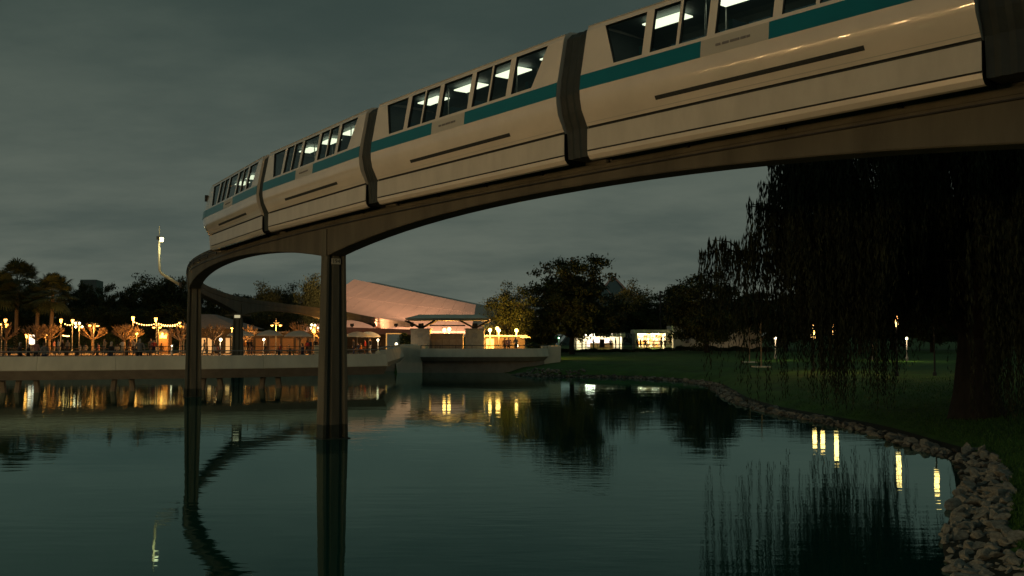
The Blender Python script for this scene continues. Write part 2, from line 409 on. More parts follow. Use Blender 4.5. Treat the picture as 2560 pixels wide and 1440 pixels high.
def rock_xf(x, y, z, s, rg):
    return Matrix.Translation((x, y, z + s * rg.uniform(.05, .45))) @ Matrix.Rotation(rg.uniform(0, 6.28), 4, 'Z') @ Matrix.Rotation(rg.uniform(-.5, .5), 4, 'X') @ Matrix.Diagonal((s * rg.uniform(.9, 1.5), s * rg.uniform(.8, 1.2), s * rg.uniform(.55, .9), 1))
for k in keep[:300]:
    o = link('stone', ROCKS[rg.randrange(12)], bank_o); o.matrix_world = rock_xf(*k, rg)
V = []; Fc = []; base = 0
RV = [np.array([v.co[:] for v in m.vertices]) for m in ROCKS]; RF = [np.array([p.vertices[:] for p in m.polygons]) for m in ROCKS]
for k in keep[300:]:
    j = rg.randrange(12); M = np.array(rock_xf(*k, rg)); V.append(RV[j] @ M[:3, :3].T + M[:3, 3]); Fc.append(RF[j] + base); base += len(RV[j])
me = bpy.data.meshes.new('small_stones'); me.from_pydata(np.concatenate(V).tolist(), [], np.concatenate(Fc).tolist()); me.materials.append(MT['rock'])
o = link('loose_stone', me, bank_o); o['kind'] = 'stuff'

# ------------------------------------------------------------------ monorail track
TRK = [(24, .8), (18, 6.2), (12.5, 11.8), (7.66, 17.12), (2.13, 23.69), (-3.55, 31.33), (-8.74, 39.31), (-14.03, 48.79), (-18.9, 59.2), (-22.6, 72), (-24.2, 88), (-22.9, 102), (-20.8, 115), (-18.4, 140), (-14.6, 165), (-8, 192)]
tp = [Vector((p.x, p.y, 0)) for p in catmull([Vector((a, b, 0)) for a, b in TRK], 24)]
tcum = [0.]
for a, b in zip(tp, tp[1:]): tcum.append(tcum[-1] + (b - a).length)
tcum = np.array(tcum); TA = np.array([p[:] for p in tp])
def trk(s): return Vector((np.interp(s, tcum, TA[:, 0]), np.interp(s, tcum, TA[:, 1]), 0))
def trk_dir(s): return (trk(s + .3) - trk(s - .3)).normalized()
def s_near(p): return float(tcum[np.argmin(((TA[:, :2] - np.array(p)) ** 2).sum(1))])
S1 = s_near((-6.28, 35.5)); S2 = s_near((-18.9, 59.2)); S3 = s_near((-24.2, 88)); S4 = s_near((-20.8, 115)); S5 = s_near((-18.4, 140)); S6 = s_near((-14.6, 165))
PYL = [S1 - 27, S1, S2, S3, S4, S5, S6]
ztop_s = [0, S2 - 8, S2, S2 + 13.3, S3, S4, S5, S6, tcum[-1]]; ztop_z = [8.05, 8.05, 7.98, 7.36, 7.0, 6.6, 5.95, 5.6, 5.3]
def ztop(s): return float(np.interp(s, ztop_s, ztop_z))
def frame(s, z=0):
    d = trk_dir(s); return (trk(s) + Vector((0, 0, z)), Vector((-d.y, d.x, 0)), Vector((0, 0, 1)), d)   # lateral = left of travel = away side? sign fixed below
# lateral +: points to the camera-left side of the track
sgn = 1 if frame(S1)[1].dot(Vector((-.82, -.57, 0))) > 0 else -1
def fr(s, z=0):
    o, l, u, d = frame(s, z); return o, l * sgn, u
beam = thing('monorail_beam', 'long curving concrete monorail beam with arched underside on tall pylons', 'track beam', (0, 0, 0))
bounds_s = [max(0.4, PYL[0] - 18)] + PYL + [tcum[-1] - .5]
for a, b in zip(bounds_s, bounds_s[1:]):
    N = 22; fs = []; pr = []
    L = b - a
    for i in range(N + 1):
        g = .02 if (i == 0 or i == N) else 0
        s = a + L * i / N + (g if i == 0 else -g if i == N else 0)
        u = 2 * i / N - 1
        if a == bounds_s[0]: u = i / N
        if b == bounds_s[-1]: u = 0 - i / N + .999 if False else (1 - i / N)
        dep = .80 + .80 * abs(u) ** 2.2
        fs.append(fr(s, ztop(s)))
        pr.append([(.31, 0), (.335, -.03), (.335, -.36), (.30, -.40), (.30, -.47), (.335, -.5), (.335, -dep + .03), (.31, -dep), (-.31, -dep), (-.335, -dep + .03), (-.335, -.5), (-.30, -.47), (-.30, -.40), (-.335, -.36), (-.335, -.03), (-.31, 0)])
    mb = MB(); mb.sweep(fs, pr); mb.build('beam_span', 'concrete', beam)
# conduits and brackets along the visible face
S_END = S5 + 6
for yo, zo, r in ((.375, -.16, .028), (.372, -.27, .018), (.372, -.57, .022)):
    mb = MB(); mb.tube([(lambda f: f[0] + f[1] * yo + f[2] * zo)(fr(s, ztop(s))) for s in np.arange(bounds_s[0] + .5, S_END, 1.2)], r, 5)
    mb.build('conduit', 'metal_dark', beam)
mb = MB()
for s in np.arange(bounds_s[0] + 1, S_END, 2.4):
    o, l, u = fr(s, ztop(s)); d = trk_dir(s); c = o + l * .35 + u * -.22
    mb.box(c, (.09, .06, .34), math.atan2(d.y, d.x))
b_ = mb.build('conduit_bracket', 'metal_dark', beam); b_['kind'] = 'stuff'
# pylons
PG = 'concrete pylons carrying the monorail beam'
PLAB = ['tall tapered concrete pylon off to the side of the lagoon under the train', 'tall fluted concrete pylon numbered 194 standing in the open water under the train', 'concrete pylon in the water beside the footbridge with the bent light mast', 'concrete pylon behind the footbridge with a small plate made to glow at its top', 'concrete pylon of the sloping beam behind the white umbrellas', 'slim dark concrete pylon beside the blue doorway near the stone kiosk', 'far concrete pylon behind the flat roofed stone kiosk']
for i, s in enumerate(PYL):
    o, l, u = fr(s, 0); d = trk_dir(s); top = ztop(s) - 1.6 + .02
    if i in (0,): continue
    x0 = o.copy(); gzv = gz(o.x, o.y); zb = -1.4 if gzv < 0 else gzv - .3
    if i == 0: zb = gzv - .3
    root = thing('monorail_pylon', PLAB[i], 'pylon', (o.x, o.y, 0), math.atan2(-l.x, l.y) if True else 0, PG)
    # local axes: y = lateral towards the camera side (l), x = track direction
    rot = math.atan2(l.y, l.x) - math.pi / 2; root.rotation_euler = (0, 0, rot)
    mb = MB()
    def ring(z, k):
        hw = .36 * k; hd = .27 + .05 * (k - 1) * 2; rc = .13
        P = [(-hd, hw), (hd, hw), (hd, hw - .1 * k), (hd - rc, hw - .16 * k), (hd - rc, .16 * k), (hd - .02, .12 * k), (hd - .02, -.12 * k), (hd - rc, -.16 * k), (hd - rc, -hw + .16 * k), (hd, -hw + .1 * k), (hd, -hw), (-hd, -hw),
             (-hd, -hw + .1 * k), (-hd + rc, -hw + .16 * k), (-hd + rc, -.16 * k), (-hd + .02, -.12 * k), (-hd + .02, .12 * k), (-hd + rc, .16 * k), (-hd + rc, hw - .16 * k), (-hd, hw - .1 * k)]
        return [Vector((x, y, z)) for x, y in P]
    rings = [ring(zb, 1.36), ring(max(zb + .1, .12), 1.33), ring(max(zb + .2, .5), 1.31), ring(top, 1.0)]
    b0 = len(mb.v); n = len(rings[0])
    for r_ in rings: mb.v += [tuple(p) for p in r_]
    for j in range(len(rings) - 1):
        for k in range(n):
            k2 = (k + 1) % n; mb.f.append((j * n + k, j * n + k2, (j + 1) * n + k2, (j + 1) * n + k)); mb.m.append(1 if (j < 2 and gzv < 0) else 0)
    mb.f.append(tuple(3 * n + k for k in range(n))); mb.m.append(0)
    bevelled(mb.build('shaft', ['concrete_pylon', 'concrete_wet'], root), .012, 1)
    for sg in (1, -1):
        mb = MB(); mb.box((0, sg * (.335 + .02), top + .46), (.44, .05, .98)); mb.build('side_rib', 'concrete_pylon', root)
    if gzv < 0:
        mb = MB(); mb.box((0, 0, -.6), (.86, 1.1, 1.26)); bevelled(mb.build('footing', 'concrete_wet', root), .03, 1)
    face = 1 if Vector((math.cos(rot), math.sin(rot), 0)).dot(Vector((0, -1, 0))) > 0 else -1
    if i == 1:
        mb = MB(); mb.box((face * .272, .02, top - .2), (.02, .34, .2)); pl = mb.build('number_plate', 'concrete_pale', root)
        cu = bpy.data.curves.new('num', 'FONT'); cu.body = '194'; cu.size = .2; cu.extrude = .002; cu.align_x = 'CENTER'; cu.align_y = 'CENTER'
        tmp = bpy.data.objects.new('num', cu); col.objects.link(tmp)
        dg = bpy.context.evaluated_depsgraph_get(); me = bpy.data.meshes.new_from_object(tmp.evaluated_get(dg)); bpy.data.objects.remove(tmp)
        me.materials.clear(); me.materials.append(MT['metal_dark'])
        t_ = link('number', me, pl); t_.rotation_euler = (R(90), 0, R(90) * face); t_.location = (face * .285, .02, top - .2)
    if i == 3:
        mb = MB(); mb.box((face * .29, 0, top - .12), (.04, .5, .24)); mb.build('number_plate', emit('plate_self_glow', (.9, .8, .5), .5), root)  # plate is no lamp; emission stands in for light falling on it
        mb = MB(); mb.box((0, 0, top - .02), (.5, 2.2, .14)); mb.build('cap_ledge', 'concrete', root)

# ------------------------------------------------------------------ monorail train
ZT = 9.2                       # height of the lower edge of the teal stripe
PITCH, BL = 9.65, 8.92
train = thing('monorail_train', 'long white monorail train with a teal stripe and lit windows on the beam', 'monorail train', (0, 0, ZT))
UP = [(0, 1.66), (.55, 1.645), (.9, 1.60), (1.03, 1.52), (1.09, 1.39)]
WB, WT = (1.275, .42), (1.09, 1.39)
LOWP = [(1.275, .42), (1.30, .34), (1.33, 0), (1.32, -.2), (1.27, -.44), (1.16, -.66), (1.09, -.80)]
def wall_pt(x, h, side, off=0.):     # h 0..1 up the window band
    return (x, side * (WB[0] + (WT[0] - WB[0]) * h + off), WB[1] + (WT[1] - WB[1]) * h)
XE = BL / 2
WIN = [(-3.92, -2.62, -.5, 0), (-2.40, -1.68, 0, 0), (-1.60, -.88, 0, 0), (-.68, .68, 0, 0), (.88, 1.60, 0, 0), (1.68, 2.40, 0, 0), (2.62, 3.92, 0, .5)]  # x0,x1 at bottom; slant added at top
WIN = [(-3.45, -2.62, -.42, 0), (-2.40, -1.68, 0, 0), (-1.60, -.88, 0, 0), (-.68, .68, 0, 0), (.88, 1.60, 0, 0), (1.68, 2.40, 0, 0), (2.62, 3.45, 0, .42)]
def car_body(nose):
    mb = MB()
    x0, x1 = -XE, XE
    for sd_ in (1, -1):
        # roof
        for (a, b) in zip(UP, UP[1:]): mb.quad([(x0, sd_ * a[0], a[1]), (x1, sd_ * a[0], a[1]), (x1, sd_ * b[0], b[1]), (x0, sd_ * b[0], b[1])], 0)
        # window band: pillars between the openings
        ed = [(x0, x0)] + [e for q in WIN for e in ((q[0], q[0] + q[2]), (q[1], q[1] + q[3]))] + [(x1, x1)]
        for k in range(0, len(ed), 2):
            l, r = ed[k], ed[k + 1]
            mb.quad([wall_pt(l[0], 0, sd_), wall_pt(r[0], 0, sd_), wall_pt(r[1], 1, sd_), wall_pt(l[1], 1, sd_)], 0)
        for q in WIN:      # reveals
            c = [wall_pt(q[0], 0, sd_), wall_pt(q[1], 0, sd_), wall_pt(q[1] + q[3], 1, sd_), wall_pt(q[0] + q[2], 1, sd_)]
            d = [wall_pt(q[0], 0, sd_, -.06), wall_pt(q[1], 0, sd_, -.06), wall_pt(q[1] + q[3], 1, sd_, -.06), wall_pt(q[0] + q[2], 1, sd_, -.06)]
            for k in range(4): mb.quad([c[k], c[(k + 1) % 4], d[(k + 1) % 4], d[k]], 2)
        for (a, b) in zip(LOWP, LOWP[1:]): mb.quad([(x0, sd_ * a[0], a[1]), (x1, sd_ * a[0], a[1]), (x1, sd_ * b[0], b[1]), (x0, sd_ * b[0], b[1])], 0)
        # groove under the belly
        g = [(1.09, -.80), (1.04, -.81), (1.04, -.845), (1.085, -.855)]
        for (a, b) in zip(g, g[1:]): mb.quad([(x0, sd_ * a[0], a[1]), (x1, sd_ * a[0], a[1]), (x1, sd_ * b[0], b[1]), (x0, sd_ * b[0], b[1])], 2)
    # end walls
    prof = [(y, z) for y, z in UP] + LOWP + [(1.04, -.84)]
    for xx in (x0, x1):
        if nose and xx == x0: continue
        mb.quad([(xx, y, z) for y, z in prof] + [(xx, -y, z) for y, z in prof[::-1] if y > 0], 0)
    mb.quad([(x0, -1.04, -.84), (x1, -1.04, -.84), (x1, 1.04, -.84), (x0, 1.04, -.84)], 2)   # underfloor
    if nose:
        full = prof; NS = 8
        def ext(z):
            if z > .3: return 2.25 - .9 * ((z - .3) / 1.3) ** 1.1
            if z > -.1: return 2.25
            return 2.25 - .9 * ((-.1 - z) / .75)
        for sd_ in (1, -1):
            for j in range(len(full) - 1):
                for i in range(NS):
                    P = []
                    for (jj, ii) in ((j, i), (j + 1, i), (j + 1, i + 1), (j, i + 1)):
                        y, z = full[jj]; u = ii / NS; a = u * math.pi / 2
                        P.append((x0 - ext(z) * math.sin(a), sd_ * y * (max(0, math.cos(a)) ** .55), z - (.12 * u * u if z > 1.45 else 0)))
                    glassy = full[j][1] <= 1.40 and full[j + 1][1] >= .41 and i >= 2
                    mb.quad(P, 2 if glassy else 0)
    return mb
def glued(mb):
    me = mb.mesh('car', ['train_white', 'train_skirt', 'rubber'])
    bm = bmesh.new(); bm.from_mesh(me); bmesh.ops.remove_doubles(bm, verts=bm.verts, dist=.0005); bmesh.ops.recalc_face_normals(bm, faces=bm.faces)
    for f in bm.faces: f.smooth = len(f.verts) == 4
    for e in bm.edges:
        if len(e.link_faces) == 2 and e.calc_face_angle(0) > R(28): e.smooth = False
    bm.to_mesh(me); bm.free(); return me
class Pair(list):
    def build(s, *a): return [m.build(*a) for m in s]
def strip(prof, x0, x1, off=0.):
    res = Pair()
    for sd_ in (1, -1):
        mb = MB(); res.append(mb)
        P = [(y + off, z) for y, z in prof]
        Q = [(y - .01, z) for y, z in prof]
        fs = [(Vector((x0, 0, 0)), Vector((0, sd_, 0)), Vector((0, 0, 1))), (Vector((x1, 0, 0)), Vector((0, sd_, 0)), Vector((0, 0, 1)))]
        mb.sweep(fs, P + Q[::-1])
    return res
def make_car(nose=False):
    root = link('car', glued(car_body(nose)), train)
    for q in WIN:
        for sd_ in (1, -1):
            mb = MB(); mb.quad([wall_pt(q[0], 0, sd_, -.045), wall_pt(q[1], 0, sd_, -.045), wall_pt(q[1] + q[3], 1, sd_, -.045), wall_pt(q[0] + q[2], 1, sd_, -.045)])
            mb.build('window', 'train_glass', root)
    sp = [(1.30, .34), (1.33, .0)]
    xs = -XE - (0 if not nose else 0)
    strip(sp, xs, -1.0, .006).build('stripe', 'train_teal', root); strip(sp, .62, XE, .006).build('stripe', 'train_teal', root)
    strip(sp, -1.0, .62, .006).build('stripe_panel', 'train_grey', root)
    mb = MB()
    for k, (a, b) in enumerate(((-.62, -.5), (-.46, -.3), (-.27, -.05), (-.02, .1), (.12, .2))):
        mb.box((a + (b - a) / 2, 1.331, .17), (b - a, .006, .05)); mb.box((a + (b - a) / 2, -1.331, .17), (b - a, .006, .05))
    mb.build('stripe_mark', 'roof_grey', root)['kind'] = 'stuff'
    # skirt and lower lip
    sk = [(1.085, -.86), (1.09, -1.34)]
    strip(sk, -XE, XE, .004).build('skirt', 'train_skirt', root)
    strip([(1.05, -1.34), (1.05, -1.375)], -XE, XE, .001).build('skirt_seam', 'rubber', root)
    strip([(1.088, -1.376), (1.07, -1.46), (1.0, -1.545), (.93, -1.56)], -XE, XE, .004).build('skirt_lip', 'train_white', root)
    mb = MB(); mb.bounds(-XE + .1, XE - .1, -.93, .93, -1.5, -.86); mb.f = [f for i, f in enumerate(mb.f) if i != 0]; mb.m = mb.m[1:]
    mb.build('underframe', 'rubber', root)
    # long dark grab slot on the belly
    strip([(1.235, -.52), (1.195, -.60)], -2.3, 2.5, .006).build('belly_slot', 'rubber', root)
    strip([(1.128, -.725), (1.122, -.737)], -XE, XE, .004).build('belly_seam', 'train_grey', root)
    strip([(1.025, 1.535), (1.04, 1.51)], -XE, XE, .012).build('gutter', 'train_grey', root)
    # interior
    mb = MB(); mb.bounds(-XE + .1, XE - .1, -1.1, 1.1, .05, .12)
    for xx in (-XE + .12, XE - .12): mb.bounds(xx - .03, xx + .03, -1.0, 1.0, .1, 1.5)
    mb.build('cabin_floor', 'interior', root)
    mb = MB()
    for (a, b) in zip(UP, UP[1:]):
        for sd_ in (1, -1): mb.quad([(-XE + .08, sd_ * a[0] * .96, a[1] - .05), (XE - .08, sd_ * a[0] * .96, a[1] - .05), (XE - .08, sd_ * b[0] * .96, b[1] - .05), (-XE + .08, sd_ * b[0] * .96, b[1] - .05)])
    ed = [(-XE + .08, -XE + .08)] + [e for q in WIN for e in ((q[0], q[0] + q[2]), (q[1], q[1] + q[3]))] + [(XE - .08, XE - .08)]
    for sd_ in (1, -1):
        for k in range(0, len(ed), 2):
            l, r_ = ed[k], ed[k + 1]; mb.quad([wall_pt(l[0], 0, sd_, -.075), wall_pt(r_[0], 0, sd_, -.075), wall_pt(r_[1], 1, sd_, -.075), wall_pt(l[1], 1, sd_, -.075)])
        mb.quad([(-XE + .08, sd_ * 1.2, .42), (XE - .08, sd_ * 1.2, .42), (XE - .08, sd_ * 1.2, .1), (-XE + .08, sd_ * 1.2, .1)])
    mb.build('cabin_lining', 'interior', root)['kind'] = 'stuff'
    for xx in (-2.9, -.5, .5, 2.9):
        mb = MB(); mb.bounds(xx - .25, xx + .25, -1.0, 1.0, .12, .42); mb.bounds(xx - .05, xx + .05, -1.0, 1.0, .42, .72); mb.build('bench_seat', 'seat_blue', root)
    for xx in (-1.64, 1.64):
        for sd_ in (-.35, .35):
            mb = MB(); mb.tube([(xx, sd_, .1), (xx, sd_, 1.56)], .02, 6); mb.build('grab_pole', 'metal_grey', root)
    for xx in (-3.0, -1.0, 1.0, 3.0):
        mb = MB(); mb.bounds(xx - .55, xx + .55, -.22, .22, 1.50, 1.53); mb.build('ceiling_light', 'train_light', root)
    if nose:
        x0 = -XE
        def wrap(zs, off, u0, u1, name, m):
            mb = MB(); NS = 9
            for sd_ in (1, -1):
                for i in range(NS):
                    P = []
                    for (z, y, uu) in ((zs[0][1], zs[0][0], i), (zs[1][1], zs[1][0], i), (zs[1][1], zs[1][0], i + 1), (zs[0][1], zs[0][0], i + 1)):
                        a = (u0 + (u1 - u0) * uu / NS) * math.pi / 2
                        P.append((x0 - (2.25 + off) * math.sin(a), sd_ * (y + off) * (max(0, math.cos(a)) ** .55), z))
                    mb.quad(P)
            return mb.build(name, m, root, smooth=True)
        wrap(sp, .012, 0, 1, 'nose_stripe', 'train_teal')
        mb = MB()
        for sd_ in (1, -1):
            for i in range(8):
                P = []
                for (z, ii) in ((-.86, i), (-1.5, i), (-1.5, i + 1), (-.86, i + 1)):
                    a = ii / 8 * math.pi / 2; P.append((x0 - 1.25 * math.sin(a), sd_ * (1.09 if z > -1 else 1.04) * (max(0, math.cos(a)) ** .5), z))
                mb.quad(P)
        mb.build('nose_skirt', 'train_skirt', root, smooth=True)
        for sd_ in (1, -1):
            mb = MB(); mb.ball((x0 - 1.4, sd_ * .62, -.5), .1, 10); mb.build('headlamp', 'lamp_warm', root)
            mb = MB(); mb.tube([(x0 - .45, sd_ * 1.0, 1.15), (x0 - .75, sd_ * 1.12, 1.12)], .02, 5); mb.box((x0 - .75, sd_ * 1.14, 1.0), (.12, .14, .3)); mb.build('mirror', 'rubber', root)
        # row of small worn letters on the skirt, too small to read
        mb = MB(); r2 = random.Random(5); xx = -3.6
        while xx < -2.1:
            wd = r2.uniform(.05, .1); h = r2.choice((.1, .1, .14))
            mb.box((xx, 1.0965, -1.12 + (h - .1) / 2), (wd * .55, .003, h)); xx += wd + .035
            if r2.random() < .12: xx += .1
        mb.build('lettering', 'roof_grey', root)['kind'] = 'stuff'
    return root
# joint positions on the track (photo: x 660, 925, 1425, 2500)
JP = s_near((-3.55 - .45, 31.33 + .6)) - .95      # joint near picture x 925
car1 = make_car(False); carN = make_car(True)
def place_car(o, sa, sb):
    a, b = trk(sa), trk(sb); c = (a + b) / 2; dx = (a - b).normalized()    # +x towards the near end
    lat = Vector((-dx.y, dx.x, 0))
    rz = math.atan2(dx.y, dx.x); o.location = (c.x, c.y, 0); o.rotation_euler = (0, 0, rz)
joints = [JP - 2 * PITCH, JP - PITCH, JP, JP + PITCH, JP + 2 * PITCH]     # near ... nose side
joints = [JP - 3 * PITCH] + joints
cars = []
for k in range(4):
    o = car1 if k == 0 else copy_tree(car1, train)
    place_car(o, joints[k], joints[k + 1]); cars.append(o)
place_car(carN, joints[4], joints[5])
gb = MB()
BP = [(0, 1.6), (.85, 1.54), (1.0, 1.39), (1.18, .42), (1.23, 0), (1.16, -.4), (1.02, -.78), (.98, -1.45), (.3, -1.45), (.3, -.9), (0, -.9)]
for i in range(7):
    x = -.36 + .12 * i; k = 1.0 if i % 2 == 0 else .955
    pr = [(y * k, z if z < 0 else z * (.98 + .02 * k)) for y, z in BP]; pr = pr + [(-y, z) for y, z in pr[::-1] if y > .01]
    b0 = len(gb.v); gb.v += [(x, y, z) for y, z in pr]; n = len(pr)
    if i:
        for k2 in range(n): gb.f.append((b0 - n + k2, b0 - n + (k2 + 1) % n, b0 + (k2 + 1) % n, b0 + k2)); gb.m.append(0)
gme = gb.mesh('gangway', 'gangway')
for s in joints[1:5]:
    o = link('gangway', gme, train); p = trk(s); d = trk_dir(s); o.location = (p.x, p.y, 0); o.rotation_euler = (0, 0, math.atan2(d.y, d.x))

# ------------------------------------------------------------------ footbridge
def br(t):      # near edge of the bridge in plan, t 0..1 from beyond the left of the view to its right end
    P = [(-70, 59.0), (-46, 60.0), (-31.5, 61.2), (-20.6, 64.3), (-14, 67.6), (-9.0, 71.2)]
    k = t * (len(P) - 1); i = min(int(k), len(P) - 2); f = k - i
    return Vector((P[i][0] + (P[i + 1][0] - P[i][0]) * f, P[i][1] + (P[i + 1][1] - P[i][1]) * f, 0))
brc = catmull([br(i / 5) for i in range(6)], 12)
bc = [0.]
for a, b in zip(brc, brc[1:]): bc.append(bc[-1] + (b - a).length)
BA = np.array([p[:] for p in brc]); bc = np.array(bc); BLEN = bc[-1]
def bp_(s): return Vector((np.interp(s, bc, BA[:, 0]), np.interp(s, bc, BA[:, 1]), 0))
def bfr(s, z=0):
    d = (bp_(s + .3) - bp_(s - .3)).normalized(); return bp_(s) + Vector((0, 0, z)), Vector((-d.y, d.x, 0)), Vector((0, 0, 1))
bridge = thing('footbridge', 'wide pale concrete footbridge with sloped parapet across the lagoon', 'bridge')
npan = 14
for k in range(npan):
    a, b = BLEN * k / npan + .008, BLEN * (k + 1) / npan - .008
    fs = [bfr(a + (b - a) * i / 5) for i in range(6)]
    pr = [(.18, 2.33), (0, 2.33), (-.28, 1.49), (-.26, 1.45), (.06, 1.45), (.3, 1.75)]
    mb = MB(); mb.sweep(fs, pr); mb.build('parapet_panel', 'concrete_pale', bridge)
fs = [bfr(BLEN * i / 60) for i in range(61)]
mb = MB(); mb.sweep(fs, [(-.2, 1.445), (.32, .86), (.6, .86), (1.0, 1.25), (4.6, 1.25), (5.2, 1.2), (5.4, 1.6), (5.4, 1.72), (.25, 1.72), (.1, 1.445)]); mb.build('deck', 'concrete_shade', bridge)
mb = MB(); mb.sweep(fs, [(5.25, 1.73), (5.45, 1.73), (5.45, 2.2), (5.25, 2.2)]); mb.build('far_parapet', 'concrete_pale', bridge)
mb = MB(); mb.tube([bfr(s)[0] + bfr(s)[1] * .12 + Vector((0, 0, 2.63)) for s in np.linspace(.2, BLEN - .2, 60)], .045, 6); mb.build('handrail', 'metal_grey', bridge)
mb = MB(); mb.box((0, 0, .15), (.05, .05, .3)); pm = mb.mesh('rail_post', 'metal_dark')
for s in np.arange(1, BLEN, 2.1):
    o, l, u = bfr(s); link('rail_post', pm, bridge, o + l * .12 + Vector((0, 0, 2.32)))
for px in (-60, 28, 318, 546, 700, 880):
    s = float(bc[np.argmin(np.abs(1280 + FPX * BA[:, 0] / BA[:, 1] - px))]); o, l, u = bfr(s); d = Vector((l.y, -l.x, 0)); c = o + l * 2.4
    mb = MB(); mb.hexa([c - d * .75 - l * 1.4 + u * .98, c + d * .75 - l * 1.4 + u * .98, c + d * .75 + l * 1.6 + u * .98, c - d * .75 + l * 1.6 + u * .98,
                        c - d * 1.7 - l * 1.7 + u * 1.26, c + d * 1.7 - l * 1.7 + u * 1.26, c + d * 1.7 + l * 1.9 + u * 1.26, c - d * 1.7 + l * 1.9 + u * 1.26]); mb.build('pier_cap', 'concrete_shade', bridge)
    for sg in (-1, 1):
        b0 = c + d * (.48 * sg); b1 = c + d * (.62 * sg)
        mb = MB(); mb.tube([b1 + u * -1.4, b1, b0 + u * 1.0], [.22, .2, .19], 8); mb.build('leg', 'concrete_shade', bridge)
# landing wall and the terrace of the stone kiosk
wl = thing('landing_wall', 'plain pale concrete wall block where the footbridge meets the terrace', 'wall')
mb = MB(); mb.hexa([(X(988, 97) + .35, 97, -1), (X(1056, 97), 97, -1), (X(1056, 97), 104, -1), (X(988, 97) + .35, 104, -1), (X(984, 97), 96.8, 2.7), (X(1056, 97), 96.8, 2.7), (X(1056, 97), 104, 2.7), (X(984, 97), 104, 2.7)]); bevelled(mb.build('block', 'concrete_pale', wl), .04)
p0 = br(1) + Vector((-.6, .9, 0)); p1 = Vector((X(1003, 96), 96, 0)); dv = (p1 - p0).normalized(); lv = Vector((-dv.y, dv.x, 0))
mb = MB(); mb.sweep([(p0, lv, Vector((0, 0, 1))), (p1, lv, Vector((0, 0, 1)))], [(.25, 2.5), (0, 2.5), (-.3, 1.6), (.1, 1.1), (.5, 1.1)]); mb.build('link_parapet', 'concrete_pale', wl)
mb = MB(); mb.tube([p0 + Vector((0, 0, 2.72)), p1 + Vector((0, 0, 2.72))], .045, 6); mb.build('handrail', 'metal_grey', wl)
ter = thing('terrace', 'curved pale concrete terrace overhanging the water below the stone kiosk', 'terrace')
def tcurve(off):
    P = [(1052, 96.4), (1100, 96.0), (1180, 95.9), (1260, 96.1), (1320, 96.6), (1350, 97.6), (1368, 99.2)]
    return [p + Vector((0, off, 0)) for p in catmull([Vector((X(a, b), b, 0)) for a, b in P], 4)]
tcv = tcurve(0)
def tfr(P): return [(p, Vector((-(q.y), q.x, 0)).normalized(), Vector((0, 0, 1))) for p, q in zip(P, [(P[min(i + 1, len(P) - 1)] - P[max(i - 1, 0)]) for i in range(len(P))])]
mb = MB(); mb.sweep(tfr(tcv), [(.3, 2.36), (.0, 2.36), (-.2, 1.57), (-.17, 1.53), (.4, 1.53)]); mb.build('parapet', 'concrete_pale', ter)
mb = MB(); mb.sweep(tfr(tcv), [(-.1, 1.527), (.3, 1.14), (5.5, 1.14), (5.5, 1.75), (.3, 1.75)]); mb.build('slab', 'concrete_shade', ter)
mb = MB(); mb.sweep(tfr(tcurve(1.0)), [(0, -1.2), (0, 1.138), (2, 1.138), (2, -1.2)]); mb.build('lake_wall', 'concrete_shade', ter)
mb = MB(); mb.tube([p + Vector((0, .15, 2.66)) for p in tcv], .04, 6); mb.build('handrail', 'metal_dark', ter)
mb = MB(); mb.box((0, 0, .15), (.05, .05, .3)); tpm = mb.mesh('rail_post', 'metal_dark')
for p in tcv[::2]: link('rail_post', tpm, ter, p + Vector((0, .15, 2.35)))
sw = thing('side_wall', 'low pale wall where the terrace runs into the grass bank', 'wall')
mb = MB(); mb.hexa([(X(1355, 100), 99.5, .2), (X(1400, 101), 100.6, .8), (X(1402, 106), 106, .8), (X(1355, 106), 106, .2), (X(1352, 100), 99.2, 2.55), (X(1402, 101), 100.4, 2.55), (X(1402, 106), 106, 2.55), (X(1352, 106), 106, 2.55)]); bevelled(mb.build('wall_block', 'concrete_pale', sw), .03)
qw = thing('quay_wall', 'concrete quay wall holding up the plaza behind the footbridge', 'wall')
mb = MB(); mb.bounds(-170, -11.9, 101.2, 101.62, -1.2, 1.56); mb.build('wall_face', 'concrete_shade', qw)

